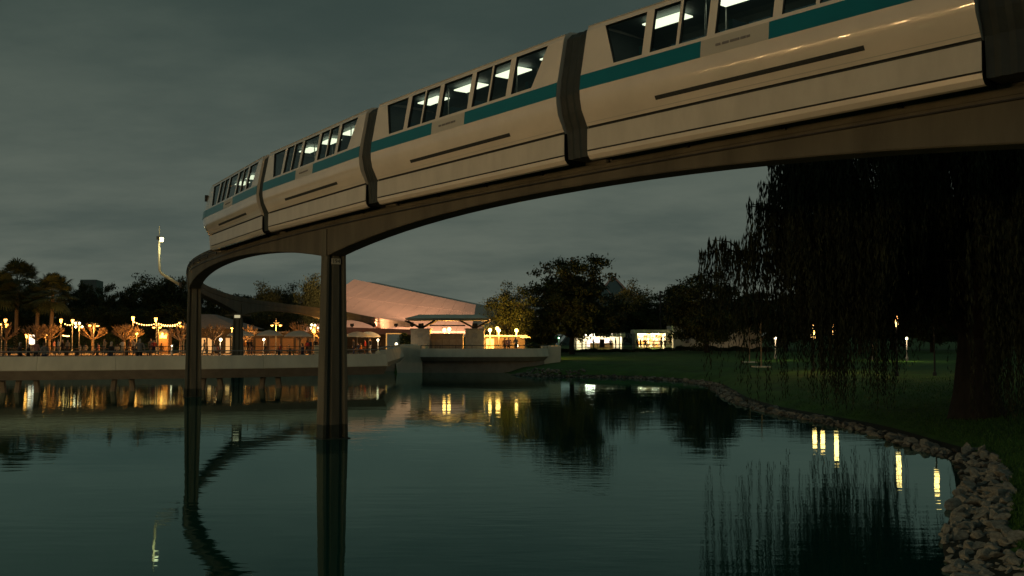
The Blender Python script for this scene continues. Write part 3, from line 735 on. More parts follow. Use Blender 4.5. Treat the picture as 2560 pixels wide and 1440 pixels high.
# ------------------------------------------------------------------ people
def person_mesh(pose):
    J = {'pel': (0, 0, .93), 'waist': (0, 0, 1.08), 'chest': (0, 0, 1.28), 'neck': (0, -.01, 1.46), 'h1': (0, -.02, 1.56), 'h2': (0, -.03, 1.66), 'h3': (0, -.015, 1.72)}
    r = {'pel': .155, 'waist': .14, 'chest': .165, 'neck': .06, 'h1': .085, 'h2': .1, 'h3': .07}
    E_ = [('pel', 'waist'), ('waist', 'chest'), ('chest', 'neck'), ('neck', 'h1'), ('h1', 'h2'), ('h2', 'h3')]
    for s, n in ((-1, 'l'), (1, 'r')):
        st = {'walk': .2 * s, 'stand': .02 * s, 'phone': .03 * s, 'sit': 0}[pose]
        if pose == 'sit':
            J['hip' + n] = (.1 * s, 0, .9); J['kn' + n] = (.12 * s, -.42, .93); J['an' + n] = (.12 * s, -.45, .5); J['to' + n] = (.13 * s, -.6, .46)
        else:
            J['hip' + n] = (.09 * s, 0, .86); J['kn' + n] = (.1 * s, -.04 - st * .6, .48); J['an' + n] = (.11 * s, .03 - st * 1.2 if st > 0 else .06 - st, .09); J['to' + n] = (.12 * s, J['an' + n][1] - .15, .035)
        J['sh' + n] = (.2 * s, 0, 1.4)
        if pose in ('phone', 'sit'): J['el' + n] = (.25 * s, -.04, 1.13); J['wr' + n] = (.14 * s, -.27, 1.2 if pose == 'phone' else 1.02); J['ha' + n] = (.1 * s, -.35, 1.24 if pose == 'phone' else 1.0)
        else: J['el' + n] = (.26 * s, .03 - st * .5, 1.13); J['wr' + n] = (.27 * s, -.06 - st, .9); J['ha' + n] = (.27 * s, -.09 - st * 1.1, .81)
        for a, b in (('hip', .1), ('kn', .062), ('an', .045), ('to', .04), ('sh', .07), ('el', .05), ('wr', .034), ('ha', .038)): r[a + n] = b
        E_ += [('pel', 'hip' + n), ('hip' + n, 'kn' + n), ('kn' + n, 'an' + n), ('an' + n, 'to' + n), ('chest', 'sh' + n), ('sh' + n, 'el' + n), ('el' + n, 'wr' + n), ('wr' + n, 'ha' + n)]
    if pose == 'sit':
        J = {k: (x, y, z - .45) for k, (x, y, z) in J.items()}
    ks = list(J); me = bpy.data.meshes.new('p'); me.from_pydata([J[k] for k in ks], [(ks.index(a), ks.index(b)) for a, b in E_], [])
    o = bpy.data.objects.new('p', me); col.objects.link(o)
    o.modifiers.new('s', 'SKIN'); sub = o.modifiers.new('u', 'SUBSURF'); sub.levels = 1; sub.render_levels = 1
    if not me.skin_vertices: bpy.context.view_layer.objects.active = o
    for i, k in enumerate(ks):
        d = me.skin_vertices[0].data[i]; q = r[k]
        d.radius = (q * (1.15 if k in ('chest', 'waist', 'pel') else 1), q * (.8 if k in ('chest', 'waist', 'pel') else 1)); d.use_root = (k == 'pel')
    dg = bpy.context.evaluated_depsgraph_get(); res = bpy.data.meshes.new_from_object(o.evaluated_get(dg)); bpy.data.objects.remove(o)
    bm = bmesh.new(); bm.from_mesh(res)
    for n, s in (('l', -1), ('r', 1)):                    # fingers and thumb
        h = Vector(J['ha' + n]); dv = (h - Vector(J['wr' + n])).normalized(); sd_ = Vector((0, 1, 0)) if abs(dv.z) > .7 else Vector((1, 0, 0))
        for f in range(5):
            ln = (.055, .075, .08, .07, .05)[f]; base = h + sd_ * (.022 * (f - 2)) + dv * (.02 if f else -.02); dd = dv if f else (dv * .5 - sd_ * .8).normalized()
            mid = base + dd * ln * .6; tip = mid + (dd + Vector((0, -.5, -.2))).normalized() * ln * .5; ringv = []
            for c, q in ((base, .009), (mid, .0085), (tip, .005)):
                a = dd.cross(sd_ if f else Vector((0, 0, 1))).normalized(); b = dd.cross(a)
                ringv.append([bm.verts.new(c + (a * math.cos(t) + b * math.sin(t)) * q) for t in (0, 1.57, 3.14, 4.71)])
            for A, B in zip(ringv, ringv[1:]):
                for t in range(4): bm.faces.new((A[t], A[(t + 1) % 4], B[(t + 1) % 4], B[t]))
            bm.faces.new(ringv[-1])
    off = -.45 if pose == 'sit' else 0
    bm.to_mesh(res); bm.free()
    res.materials.clear()
    for _ in range(4): res.materials.append(None)
    idx_ = []
    for p in res.polygons:
        c = p.center; z = c.z - off
        ax = abs(c.x)
        handy = min((c - Vector(J['ha' + n])).length for n in 'lr') < .13
        if z > 1.5: idx_.append(3 if (z > 1.66 or c.y > .0) else 0)
        elif z > 1.44 and ax < .1: idx_.append(0)
        elif handy: idx_.append(0)
        elif z > .97 and not (pose == 'sit' and c.y < -.3 and z < 1.0): idx_.append(1)
        else: idx_.append(2)
    res.polygons.foreach_set('material_index', idx_); res.polygons.foreach_set('use_smooth', [True] * len(idx_)); return res
POSE = {p: person_mesh(p) for p in ('stand', 'walk', 'phone', 'sit')}
CL = {'black': (.02, .02, .022), 'dark grey': (.06, .06, .065), 'grey': (.2, .2, .2), 'white': (.75, .72, .66), 'cream': (.62, .52, .38), 'pink': (.6, .3, .27), 'red': (.5, .06, .05), 'orange': (.6, .24, .06), 'navy': (.02, .03, .08), 'beige': (.42, .33, .23), 'green': (.05, .12, .05), 'brown': (.14, .08, .05), 'blue': (.07, .13, .3)}
for k, v in CL.items(): mat('cloth_' + k, v, .85, nscale=8, namt=.15)
for k, v in {'light': (.55, .36, .26), 'tan': (.36, .22, .14), 'deep': (.13, .075, .05)}.items(): mat('skin_' + k, v, .55)
for k, v in {'dark': (.02, .015, .012), 'brown': (.07, .04, .025), 'fair': (.3, .2, .09), 'silver': (.4, .38, .36)}.items(): mat('hair_' + k, v, .6)
prg = random.Random(11)
HOW = {'stand': 'standing', 'walk': 'walking', 'phone': 'hands raised', 'sit': 'sitting'}
def person(px, Y, z, pose, top, bot, place, face=None):
    me = POSE[pose].copy(); me.name = 'person'
    for i, m in enumerate(('skin_' + prg.choice(('light', 'light', 'tan', 'deep')), 'cloth_' + top, 'cloth_' + bot, 'hair_' + prg.choice(('dark', 'brown', 'brown', 'fair', 'silver')))): me.materials[i] = MT[m]
    o = link('person', me, None, (X(px, Y), Y, z)); o.rotation_euler = (0, 0, face if face is not None else prg.uniform(-2.5, 2.5))
    k = prg.uniform(.94, 1.05); o.scale = (k, k, k)
    return tag(o, f'person in {top} top and {bot} trousers {HOW[pose]} {place}', 'person', 'people out around the lagoon')
def bridgeY(px): return float(BA[np.argmin(np.abs(1280 + FPX * BA[:, 0] / BA[:, 1] - px)), 1])
for px, pose, a, b in ((50, 'stand', 'dark grey', 'black'), (72, 'phone', 'black', 'black'), (91, 'walk', 'pink', 'dark grey'), (112, 'stand', 'grey', 'navy'), (278, 'phone', 'black', 'navy'), (350, 'walk', 'grey', 'black'), (757, 'stand', 'navy', 'black')):
    person(px, bridgeY(px) + (2.0 if pose == 'walk' else 1.1), 1.45 if pose != 'walk' else 1.72, pose, a, b, 'on the footbridge behind its rail')
PZ = 1.505
for px, Y, pose, a, b in ((147, 106, 'stand', 'white', 'grey'), (157, 107, 'walk', 'black', 'black'), (170, 105, 'stand', 'beige', 'brown'), (201, 108, 'sit', 'white', 'beige'), (215, 108, 'sit', 'cream', 'brown'), (136, 111, 'stand', 'pink', 'grey'), (247, 109, 'sit', 'pink', 'brown'), (262, 108, 'stand', 'beige', 'grey'),
    (293, 107, 'sit', 'cream', 'cream'), (307, 106, 'phone', 'white', 'cream'), (323, 108, 'stand', 'brown', 'beige'), (334, 109, 'walk', 'cream', 'black'), (378, 109, 'stand', 'grey', 'brown'), (385, 107, 'walk', 'red', 'navy'), (404, 106, 'sit', 'orange', 'beige'),
    (512, 105, 'walk', 'cream', 'cream'), (537, 106, 'sit', 'white', 'brown'), (546, 106, 'sit', 'pink', 'beige')):
    person(px, Y, PZ, pose, a, b, 'among the bare lamplit trees')
for px, Y, pose, a, b in ((611, 107, 'stand', 'orange', 'cream'), (621, 108, 'walk', 'black', 'dark grey'), (629, 109, 'stand', 'black', 'navy'), (663, 110, 'stand', 'dark grey', 'black'), (701, 108, 'sit', 'red', 'black'), (723, 109, 'sit', 'beige', 'green'), (768, 107, 'walk', 'red', 'dark grey'), (776, 109, 'stand', 'navy', 'dark grey'), (789, 110, 'stand', 'black', 'brown'),
    (884, 113, 'stand', 'dark grey', 'navy'), (896, 114, 'sit', 'navy', 'navy'), (903, 112, 'sit', 'orange', 'black'), (913, 115, 'stand', 'red', 'brown'), (926, 114, 'walk', 'black', 'grey')):
    person(px, Y, PZ, pose, a, b, 'by the white umbrellas')
for px, Y, pose, a, b in ((1262, 103.5, 'stand', 'brown', 'black'), (1272, 103, 'stand', 'pink', 'black'), (1290, 103.3, 'phone', 'grey', 'black')):
    person(px, Y, 1.75, pose, a, b, 'on the terrace beside the kiosk')
for px, Y, pose, a, b in ((1483, 146, 'phone', 'navy', 'black'), (1527, 147, 'stand', 'black', 'dark grey'), (1539, 147, 'stand', 'dark grey', 'brown')):
    person(px, Y, gz(X(px, Y), Y), pose, a, b, 'in front of the white lit booth')
for px, Y, pose, a, b in ((1593, 146, 'stand', 'black', 'navy'), (1601, 147, 'walk', 'brown', 'black'), (1613, 147, 'walk', 'red', 'grey'), (1653, 147, 'stand', 'dark grey', 'navy'), (1662, 148, 'phone', 'brown', 'brown')):
    person(px, Y, gz(X(px, Y), Y), pose, a, b, 'in front of the glowing shop')

# ------------------------------------------------------------------ lamps and plaza furniture
LG = 'warm lamps on the plaza'
def lamp_post(px, Y, heads, label, kind='globe', pole_top=None, zb=PZ, power=640, r=.17, colr=WARM, em='lamp_warm', group=LG):
    x0 = X(px, Y); root = thing('lamp_post', label, 'lamp post', (x0, Y, zb), 0, group)
    H = [(X(a, Y) - x0, Z(b, Y) - zb) for a, b in heads]; top = max(h for _, h in H) if pole_top is None else Z(pole_top, Y) - zb
    mb = MB(); mb.lathe((0, 0, 0), [(.001, 0), (.16, 0), (.15, .25), (.08, .4), (.06, .6), (.05, top), (.001, top + .02)], 8); mb.build('pole', 'metal_grey', root)
    for hx, hz in H:
        if abs(hx) > .12:
            mb = MB(); mb.tube([(0, 0, hz + .1), (hx * .5, 0, hz + .28), (hx, 0, hz + r + .04)], .025, 5); mb.build('arm', 'metal_grey', root)
        mb = MB()
        if kind == 'lantern':
            mb.lathe((hx, 0, hz), [(.001, -.3), (.09, -.3), (.19, .1), (.17, .16), (.001, .3)], 8)
            mb.build('lantern', em, root)
            mb = MB(); mb.lathe((hx, 0, hz), [(.21, .16), (.05, .34), (.02, .46), (.001, .47)], 8); mb.build('lantern_cap', 'metal_dark', root)
        elif kind == 'pendant':
            mb.ball((hx, 0, hz), r * .95, 10, sz=.8); mb.build('globe', em, root, smooth=True)
            mb = MB(); mb.lathe((hx, 0, hz), [(.30, .02), (.28, .07), (.09, .2), (.04, .3), (.001, .31)], 10); mb.build('shade', 'metal_dark', root)
        else:
            mb.ball((hx, 0, hz), r, 10); mb.build('globe', em, root, smooth=True)
    if power: lamp('lamp_light', (sum(h for h, _ in H) / len(H), -.35, min(h for _, h in H) - .3), power, colr, root, .25)
    return root
lamp_post(14, 113, [(13, 801), (16, 813)], 'lamp post with two stacked flame shaped lanterns by the leftmost bare tree', 'lantern')
lamp_post(4, 112, [(-9, 812), (1, 810)], 'slim double lamp post at the edge of the plaza trees', 'pendant', power=300)
lamp_post(152, 116, [(152, 801)], 'single lantern post behind the pair of bare trees by the palms', 'lantern', power=200)
lamp_post(181, 116, [(181, 802)], 'single lantern post beside the cluster of globes', 'lantern', power=200)
lamp_post(198, 115, [(188, 808), (189, 817), (198, 808), (205, 817)], 'lamp post with a cluster of four globes on curved arms', 'globe', r=.13, em='lamp_white')
lamp_post(234, 111, [(224, 813), (244, 814)], 'double pendant lamp post in front of the bare tree between lantern posts', 'pendant')
lamp_post(332, 116, [(332, 795)], 'tall lantern post where the string lights begin', 'lantern')
lamp_post(391, 114, [(389, 798)], 'tall lantern post halfway along the string lights', 'lantern', power=250)
lamp_post(396, 112, [(384, 818), (400, 818)], 'double pendant lamp post under the string lights', 'pendant', power=420)
lamp_post(460, 112, [(449, 806), (452, 815)], 'pendant lamp post at the end of the string lights', 'pendant', power=420)
lamp_post(342, 112, [(342, 834)], 'short single globe lamp beside the bare tree', 'globe', r=.15, power=200)
lamp_post(67, 112, [(67, 838)], 'short lantern lamp beside the glowing white panel', 'lantern', power=150)
lamp_post(115, 114, [(114.5, 838)], 'short lantern lamp between the two bare trees by the palms', 'lantern', power=120)
lamp_post(580, 112, [(580, 820)], 'single hooded pendant lamp post beside the plate topped pylon', 'pendant', power=420)
lamp_post(690, 111, [(680, 813), (701, 813)], 'double pendant lamp post behind the middle umbrella', 'pendant', pole_top=797)
lamp_post(786, 112, [(779, 812), (787, 813), (777, 820), (795, 820)], 'lamp post with four white globes by the fluted pylon', 'globe', r=.12, em='lamp_white')
lamp_post(551, 109, [(552, 849)], 'low white globe lamp near the seated couple', 'globe', r=.17, em='lamp_white', power=120, colr=WARMW)
lamp_post(660, 112, [(660, 849)], 'low white globe lamp behind the umbrella tables', 'globe', r=.15, em='lamp_white', power=80, colr=WARMW)
lamp_post(945, 113, [(945, 850)], 'low white globe lamp beside the pair of far umbrellas', 'globe', r=.13, em='lamp_white', power=80, colr=WARMW)
lamp_post(430, 110, [(430, 865)], 'ankle high white marker lamp beside the plaza fence', 'globe', r=.1, em='lamp_white', power=30, colr=WARMW)
lamp_post(991, 104, [(991, 860)], 'low globe lamp on the landing wall by the blue doorway', 'globe', r=.14, em='lamp_white', power=90, colr=WARMW)
# terrace lamps
TG = 'big globe lamps around the stone kiosk'
for px, py, Y, lab in ((1111, 825, 109, 'big golden globe lamp left of its twin between the stone piers'), (1123, 823, 110, 'big golden globe lamp behind its twin between the stone piers'), (1225, 825, 110, 'big golden globe lamp just beside the kiosk roof end'),
                       (1243, 821, 113, 'smaller golden globe lamp behind the globe near the round bushy tree'), (1247, 826, 109, 'big golden globe lamp in front of the round bushy tree'), (1291, 826, 110, 'big golden globe lamp standing by itself beyond the kiosk')):
    lamp_post(px, Y, [(px, py)], lab, 'globe', zb=1.5, power=1400 if Y < 112 else 350, r=.2, em='lamp_big', group=TG)
lamp_post(1292, 104, [(1292, 864)], 'low white globe lamp on the terrace beside the people', 'globe', zb=1.75, power=90, r=.16, em='lamp_white', colr=WARMW, group=TG)
lamp_post(1397, 118, [(1397, 845)], 'small green glowing signal lamp beside the big oak trunk', 'globe', zb=1.3, power=15, r=.08, em='lamp_green', colr=(.3, 1, .5), group='small lamps by the lawn')
lamp_post(1938, 100, [(1938, 845)], 'white globe lamp glimpsed through the drooping branches beside the saplings', 'globe', zb=1.3, power=120, r=.13, em='lamp_white', colr=WARMW, group='small lamps by the lawn')
lamp_post(1887, 144, [(1887, 873)], 'low white lamp at the foot of the long white wall', 'globe', zb=1.3, power=420, r=.13, em='lamp_white', colr=WARMW, group='small lamps by the lawn')
lamp_post(2266, 92, [(2266, 846)], 'white globe lamp seen through the drooping branches near the big trunk', 'globe', zb=1.3, power=120, r=.13, em='lamp_white', colr=WARMW, group='small lamps by the lawn')
lamp_post(2181, 96, [(2181, 845)], 'faint globe lamp seen deep through the drooping branches', 'globe', zb=1.3, power=60, r=.1, em='lamp_warm', group='small lamps by the lawn')
# tall glowing lantern columns beyond the drooping tree
for px, y0, y1, Y, lab in ((2033, 812, 846, 73, 'shortest glowing lantern column beyond the drooping tree'), (2053, 806, 844, 73, 'glowing lantern column close beside the shortest one beyond the drooping tree'), (2087, 780, 838, 72, 'tall thin glowing lantern column beyond the drooping tree'),
                      (2241, 750, 818, 65, 'tallest glowing lantern column beyond the drooping tree'), (2335, 730, 774, 65, 'high glowing lantern column seen against a gap in the drooping tree'), (2474, 706, 728, 60, 'high glowing lantern column behind the big trunk')):
    zb = gz(X(px, Y), Y); root = thing('lantern_column', lab, 'lantern', (X(px, Y), Y, zb), 0, 'glowing lantern columns')
    za, zc = Z(y1, Y) - zb, Z(y0, Y) - zb
    mb = MB(); mb.lathe((0, 0, 0), [(.001, 0), (.14, 0), (.12, .2), (.06, .3), (.05, za), (.001, za)], 8); mb.build('pole', 'metal_dark', root)
    mb = MB(); mb.lathe((0, 0, za), [(.001, 0), (.15, 0), (.15, zc - za), (.001, zc - za)], 10); mb.build('lantern_tube', 'lantern_gold', root)
    n = 4
    for k in range(n + 1):
        mb = MB(); mb.lathe((0, 0, za + (zc - za) * k / n), [(.14, -.02), (.165, -.02), (.165, .02), (.14, .02)], 10); mb.build('band', 'metal_dark', root)
    lamp('lamp_light', (0, -.4, (za + zc) / 2), 60, WARM, root, .3)
# string lights
def string(a, b, Y, sag, n, lab):
    root = thing('string_lights', lab, 'string lights', (0, 0, 0), 0, 'strings of bulbs over the plaza')
    P = []
    for i in range(n * 2 + 1):
        t = i / (2 * n); p = atY(a[0] + (b[0] - a[0]) * t, a[1] + (b[1] - a[1]) * t, Y + 2 * math.sin(t * 3)); p.z -= sag * 4 * t * (1 - t); P.append(p)
    mb = MB(); mb.tube(P, .012, 4); mb.build('cable', 'rubber', root)
    bm_ = MB(); bm_.ball((0, 0, -.1), .075, 7); bme = bm_.mesh('bulb', 'bulb_warm', True)
    for p in P[1::2]: link('bulb', bme, root, p)
string((333, 802), (388, 808), 115, .25, 9, 'string of warm bulbs hung from the tall lantern post past the bare tree')
string((388, 804), (452, 806), 116, .3, 11, 'string of warm bulbs running on to the pendant lamp post')
string((388, 810), (448, 812), 113, .1, 9, 'lower string of warm bulbs under the longer string')
string((160, 806), (190, 803), 118, .3, 5, 'short string of bulbs between the two single lantern posts')
string((156, 836), (174, 838), 117, .05, 6, 'tight row of warm bulbs low among the shrubs')
# kiosk panels
pn = thing('display_sign', 'glowing white display panel beside the bare trees', 'display panel', (X(80.5, 112), 112, PZ), 0)
mb = MB(); mb.bounds(-.32, .32, -.05, .05, Z(861, 112) - PZ, Z(837, 112) - PZ); mb.build('screen', 'screen_white', pn)
mb = MB(); mb.bounds(-.36, .36, -.04, .08, 0, Z(836, 112) - PZ); mb.build('frame', 'metal_grey', pn)
hut = thing('food_hut', 'small hut with a warmly lit sign board under the string lights', 'hut', (X(409, 116), 116, PZ), 0)
mb = MB(); mb.bounds(-.55, .55, 0, 1.2, 0, Z(832, 116) - PZ); mb.build('wall', 'wood', hut)
mb = MB(); mb.bounds(-.42, .42, -.1, 0, Z(846, 116) - PZ, Z(838, 116) - PZ); mb.build('sign_board', 'cream_paint', hut)
mb = MB(); hz = Z(832, 116) - PZ; mb.hexa([(-.7, -.3, hz), (.7, -.3, hz), (.7, 1.3, hz), (-.7, 1.3, hz), (-.2, .3, hz + .4), (.2, .3, hz + .4), (.2, .7, hz + .4), (-.2, .7, hz + .4)]); mb.build('roof', 'roof_grey', hut)
mb = MB(); mb.ball((-.05, -.25, Z(835, 116) - PZ), .14, 8); mb.build('lamp_globe', 'lamp_warm', hut); lamp('lamp_light', (-.05, -.6, Z(836, 116) - PZ), 250, WARM, hut, .2)
# umbrellas
def umbrella(px, Y, w_px, ytop, ybrim, lab):
    root = thing('patio_umbrella', lab, 'umbrella', (X(px, Y), Y, PZ), random.uniform(0, 1), 'white patio umbrellas')
    rr = w_px / 2 * Y / FPX; zt, zb = Z(ytop, Y) - PZ, Z(ybrim, Y) - PZ
    mb = MB(); n = 8; rings = [(0.02, zt), (rr * .35, zt - (zt - zb) * .14), (rr * .7, zt - (zt - zb) * .5), (rr, zb), (rr * .99, zb - .1)]
    v = []
    for j, (q, z) in enumerate(rings):
        for k in range(n * 2):
            a = math.pi * k / n; sg = (1 if k % 2 == 0 else .95); v.append((q * sg * math.cos(a), q * sg * math.sin(a), z + (0 if k % 2 == 0 else .02)))
    mb.v = v
    for j in range(len(rings) - 1):
        for k in range(n * 2): k2 = (k + 1) % (n * 2); mb.f.append((j * n * 2 + k, j * n * 2 + k2, (j + 1) * n * 2 + k2, (j + 1) * n * 2 + k)); mb.m.append(0)
    mb.build('canopy', 'canvas', root)
    mb = MB(); mb.tube([(0, 0, 0), (0, 0, zt + .08)], .03, 8); mb.build('pole', 'metal_grey', root)
    mb = MB(); mb.lathe((0, 0, 0), [(.001, 0), (.3, 0), (.28, .08), (.05, .1), (.001, .1)], 12); mb.build('base', 'metal_dark', root)
    for k in range(n):
        a = 2 * math.pi * k / n; mb = MB(); mb.tube([(0, 0, zt - .05), (rr * .68 * math.cos(a), rr * .68 * math.sin(a), zt - (zt - zb) * .5 - .03), (rr * .97 * math.cos(a), rr * .97 * math.sin(a), zb - .03)], .012, 4); mb.build('rib', 'metal_dark', root)
umbrella(602, 103.5, 67, 826, 838, 'white patio umbrella closest to the plate topped pylon')
umbrella(674, 104, 66, 825.5, 837.5, 'white patio umbrella between two others in front of the double lamp post')
umbrella(745.5, 103.8, 72, 826.5, 839.5, 'white patio umbrella nearest the fluted pylon in front of a bare tree')
umbrella(893, 110, 66, 829, 840, 'white patio umbrella overlapping its neighbour behind the fluted pylon')
umbrella(922, 112, 62, 829, 841, 'white patio umbrella overlapping its neighbour near the blue doorway')
# picnic tables
def table(px, Y, lab, rz=0):
    root = thing('picnic_table', lab, 'table', (X(px, Y), Y, PZ), rz, 'wooden tables on the plaza')
    mb = MB(); mb.bounds(-.8, .8, -.38, .38, .7, .75); mb.build('tabletop', 'wood', root)
    for sy in (-.7, .7): mb = MB(); mb.bounds(-.8, .8, sy - .13, sy + .13, .42, .46); mb.build('bench', 'wood', root)
    for sx in (-.6, .6): mb = MB(); mb.bounds(sx - .04, sx + .04, -.8, .8, .36, .42); mb.bounds(sx - .04, sx + .04, -.25, .25, 0, .7); mb.build('trestle', 'metal_dark', root)
for px, Y, l in ((38, 107, 'wooden picnic table beside the leftmost bare tree'), (180, 106, 'wooden picnic table beside the standing couple'), (258, 106, 'wooden picnic table in front of the double pendant lamp'), (330, 106.5, 'wooden picnic table beside the person in the white top'), (362, 107, 'wooden picnic table near the walker in red'), (712, 108, 'wooden picnic table under the middle umbrella')): table(px, Y, l, random.uniform(-.2, .2))
fence = thing('plaza_fence', 'low dark metal fence along the edge of the plaza', 'fence')
for z in (.35, 1.0): mb = MB(); mb.tube([(-60, 102.3, 1.5 + z), (-12.5, 102.3, 1.5 + z)], .025, 4); mb.build('rail', 'metal_dark', fence)
mb = MB(); mb.box((0, 0, .52), (.05, .05, 1.04)); fpm = mb.mesh('post', 'metal_dark')
for x in np.arange(-60, -12.4, 1.2): link('post', fpm, fence, (x, 102.3, 1.5))
pk = thing('planter_box', 'pale square planter glowing in lamplight by the fluted pylon', 'planter', (X(797, 104), 104, PZ)); mb = MB(); mb.box((0, 0, .55), (.75, .75, 1.1), 0, 0, 1.08); bevelled(mb.build('box', 'cream_paint', pk), .03); mb = MB(); mb.box((0, 0, 1.04), (.7, .7, .05)); mb.build('soil', 'soil', pk)
# bent light mast on the beam beside the second pylon
def mast():
    Y = 58.4; root = thing('light_mast', 'bent cream light mast with a box floodlight and antenna fixed to the beam', 'light mast', (0, 0, 0))
    P = [atY(450, 712, Y), atY(425, 697, Y), atY(404, 684, Y), atY(399.5, 676, Y), atY(398.5, 660, Y), atY(398, 602, Y)]
    mb = MB(); mb.tube(P, [.085, .085, .08, .078, .072, .065], 8); mb.build('pole', 'cream_paint', root, smooth=True)
    mb = MB(); mb.tube([atY(398, 602, Y), atY(398.6, 565, Y)], .026, 5); mb.build('antenna', 'cream_paint', root)
    mb = MB(); mb.box(atY(404, 599, Y), (.24, .3, .3), .3); bevelled(mb.build('floodlight_box', 'cream_paint', root), .02)
    c = atY(404.5, 599, Y - .17); mb = MB(); mb.box(c, (.2, .02, .24), .3); mb.build('lens', 'floodlight_glow', root)
    c = atY(394.5, 595, Y); mb = MB(); mb.box(c, (.1, .16, .2)); mb.build('junction_box', 'metal_dark', root)
    mb = MB(); mb.box(atY(450, 712, Y) + Vector((.05, 0, 0)), (.14, .2, .3)); mb.build('bracket', 'metal_dark', root)
    lamp('lamp_light', atY(404, 612, Y - .5), 30, (1, .9, .5), root, .08)
mast()

# ------------------------------------------------------------------ stone kiosk on the terrace
kz = 1.5
kio = thing('stone_kiosk', 'open kiosk with two square stone piers under a wide flat hipped roof', 'kiosk')
KY = 106.0
for a, b in ((1027, 1074), (1163, 1210)):
    x0, x1 = X(a, KY), X(b, KY); zt = Z(824, KY)
    mb = MB(); mb.bounds(x0, x1, KY, KY + 2.0, kz, zt); pier = bevelled(mb.build('pier', 'stone', kio), .03)
    mb = MB(); mb.bounds(x0 - .08, x1 + .08, KY - .08, KY + 2.08, zt + .003, zt + .13); mb.build('pier_cap', 'concrete_shade', pier)
    cx = (x0 + x1) / 2; mb = MB(); mb.bounds(cx - .3, cx + .3, KY - .03, KY - .002, zt - .85, zt - .4); mb.build('plaque', 'metal_grey', pier)
    zr = Z(803, KY)
    mb = MB(); mb.box((cx, KY + 1, zt + .4), (.55, .55, .55)); mb.build('strut_hub', 'metal_dark', pier)
    for sx in (-1, 1):
        for sy in (0, 1): mb = MB(); mb.tube([(cx + sx * .2, KY + .6 + sy * .8, zt + .25), (cx + sx * 1.55, KY - .6 + sy * 3.2, zr + .05)], .09, 6); mb.build('strut', 'metal_dark', pier)
xa, xb = X(1019, KY), X(1222, KY); zr = Z(801, KY); ztp = Z(786, KY)
mb = MB(); mb.hexa([(xa, KY - 1.6, zr), (xb, KY - 1.6, zr), (xb, KY + 4, zr), (xa, KY + 4, zr), (xa - .1, KY - 1.7, zr + .2), (xb + .1, KY - 1.7, zr + .2), (xb + .1, KY + 4.1, zr + .2), (xa - .1, KY + 4.1, zr + .2)]); mb.build('roof_fascia', 'metal_grey', kio)
mb = MB(); zq = zr + .203; mb.hexa([(xa - .1, KY - 1.7, zq), (xb + .1, KY - 1.7, zq), (xb + .1, KY + 4.1, zq), (xa - .1, KY + 4.1, zq), (xa + 1.2, KY + .6, ztp), (xb - 1.2, KY + .6, ztp), (xb - 1.2, KY + 1.8, ztp), (xa + 1.2, KY + 1.8, ztp)]); mb.build('roof', 'concrete_pale', kio)
mb = MB(); mb.bounds(X(1074, KY + 1), X(1163, KY + 1), KY + 1.0, KY + 1.2, Z(815, KY), Z(812, KY)); mb.build('tie_beam', 'metal_dark', kio)
xk0, xk1 = X(1070, 107.5), X(1157, 107.5)
mb = MB(); mb.bounds(xk0, xk1, 107.6, 109, kz, Z(836, 107.5)); ctr = mb.build('counter_block', 'concrete_shade', kio)
for k in range(5):
    mb = MB(); mb.bounds(xk0 + .1 + k * (xk1 - xk0) / 5, xk0 - .02 + (k + 1) * (xk1 - xk0) / 5, 107.56, 107.597, kz + .1, Z(848, 107.5)); mb.build('counter_panel', 'stone', ctr)
mb = MB(); mb.bounds(xk0 - .1, xk1 + .1, 107.4, 109.1, Z(836, 107.5) + .003, Z(836, 107.5) + .1); mb.build('counter_top', 'concrete_shade', ctr)
# low wing beyond the terrace
wing = thing('terrace_wing', 'low dark building with a pale roof edge behind the terrace lamps', 'building')
mb = MB(); mb.bounds(X(1212, 112), X(1312, 112), 112, 118, kz - .2, Z(841, 112)); wg = mb.build('wall', 'wall_dark', wing)
mb = MB(); mb.bounds(X(1208, 112), X(1318, 112), 111.6, 118.3, Z(841, 112) + .003, Z(838, 112)); mb.build('roof_edge', 'concrete_pale', wing)
mb = MB(); mb.bounds(X(1215, 112), X(1235, 112), 111.9, 111.99, kz, Z(847, 112)); mb.build('menu_board', 'concrete_pale', wing)
mb = MB(); mb.bounds(X(1300, 112), X(1325, 112), 111.3, 112.9, Z(845, 112), Z(841.5, 112)); mb.build('awning', 'canvas', wing)

# ------------------------------------------------------------------ big slanted pink lit pavilion
pav = thing('slanted_pavilion', 'huge slanted wedge shaped pavilion lit pink with panelled sloping face', 'building')
YA, YB = 176.0, 168.0
def lerp(a, b, t): return a + (b - a) * t
A = atY(885, 698, YA); Bq = atY(1190, 762, YB); Lw = atY(700, 828, 158); Rw = atY(1178, 828, 152)
NP = 13
for k in range(NP):
    t0, t1 = k / NP + .0005, (k + 1) / NP - .0005
    for j in range(3):
        s0, s1 = j / 3 + .0012, (j + 1) / 3 - .0012
        q = [lerp(lerp(Lw, Rw, tt), lerp(A, Bq, tt), ss) for tt, ss in ((t0, s0), (t1, s0), (t1, s1), (t0, s1))]
        n = (q[1] - q[0]).cross(q[3] - q[0]).normalized()
        if n.y > 0: n = -n
        mb = MB(); mb.hexa([p - n * .3 for p in q] + [p for p in q]); mb.build('face_panel', 'facade_panel', pav)
n = ((Rw - Lw).cross(A - Lw)).normalized()
if n.y > 0: n = -n
mb = MB(); back = Vector((6, 26, 0))
mb.hexa([Lw - n * .4, Rw - n * .4, Rw + back, Lw + back, A - n * .4, Bq - n * .4, Bq + back * .4, A + back * .4]); mb.build('core', 'facade_panel', pav)
C1 = atY(1218, 782, 170); C2 = atY(1218, 800, 168); C3 = atY(1206, 828, 154)
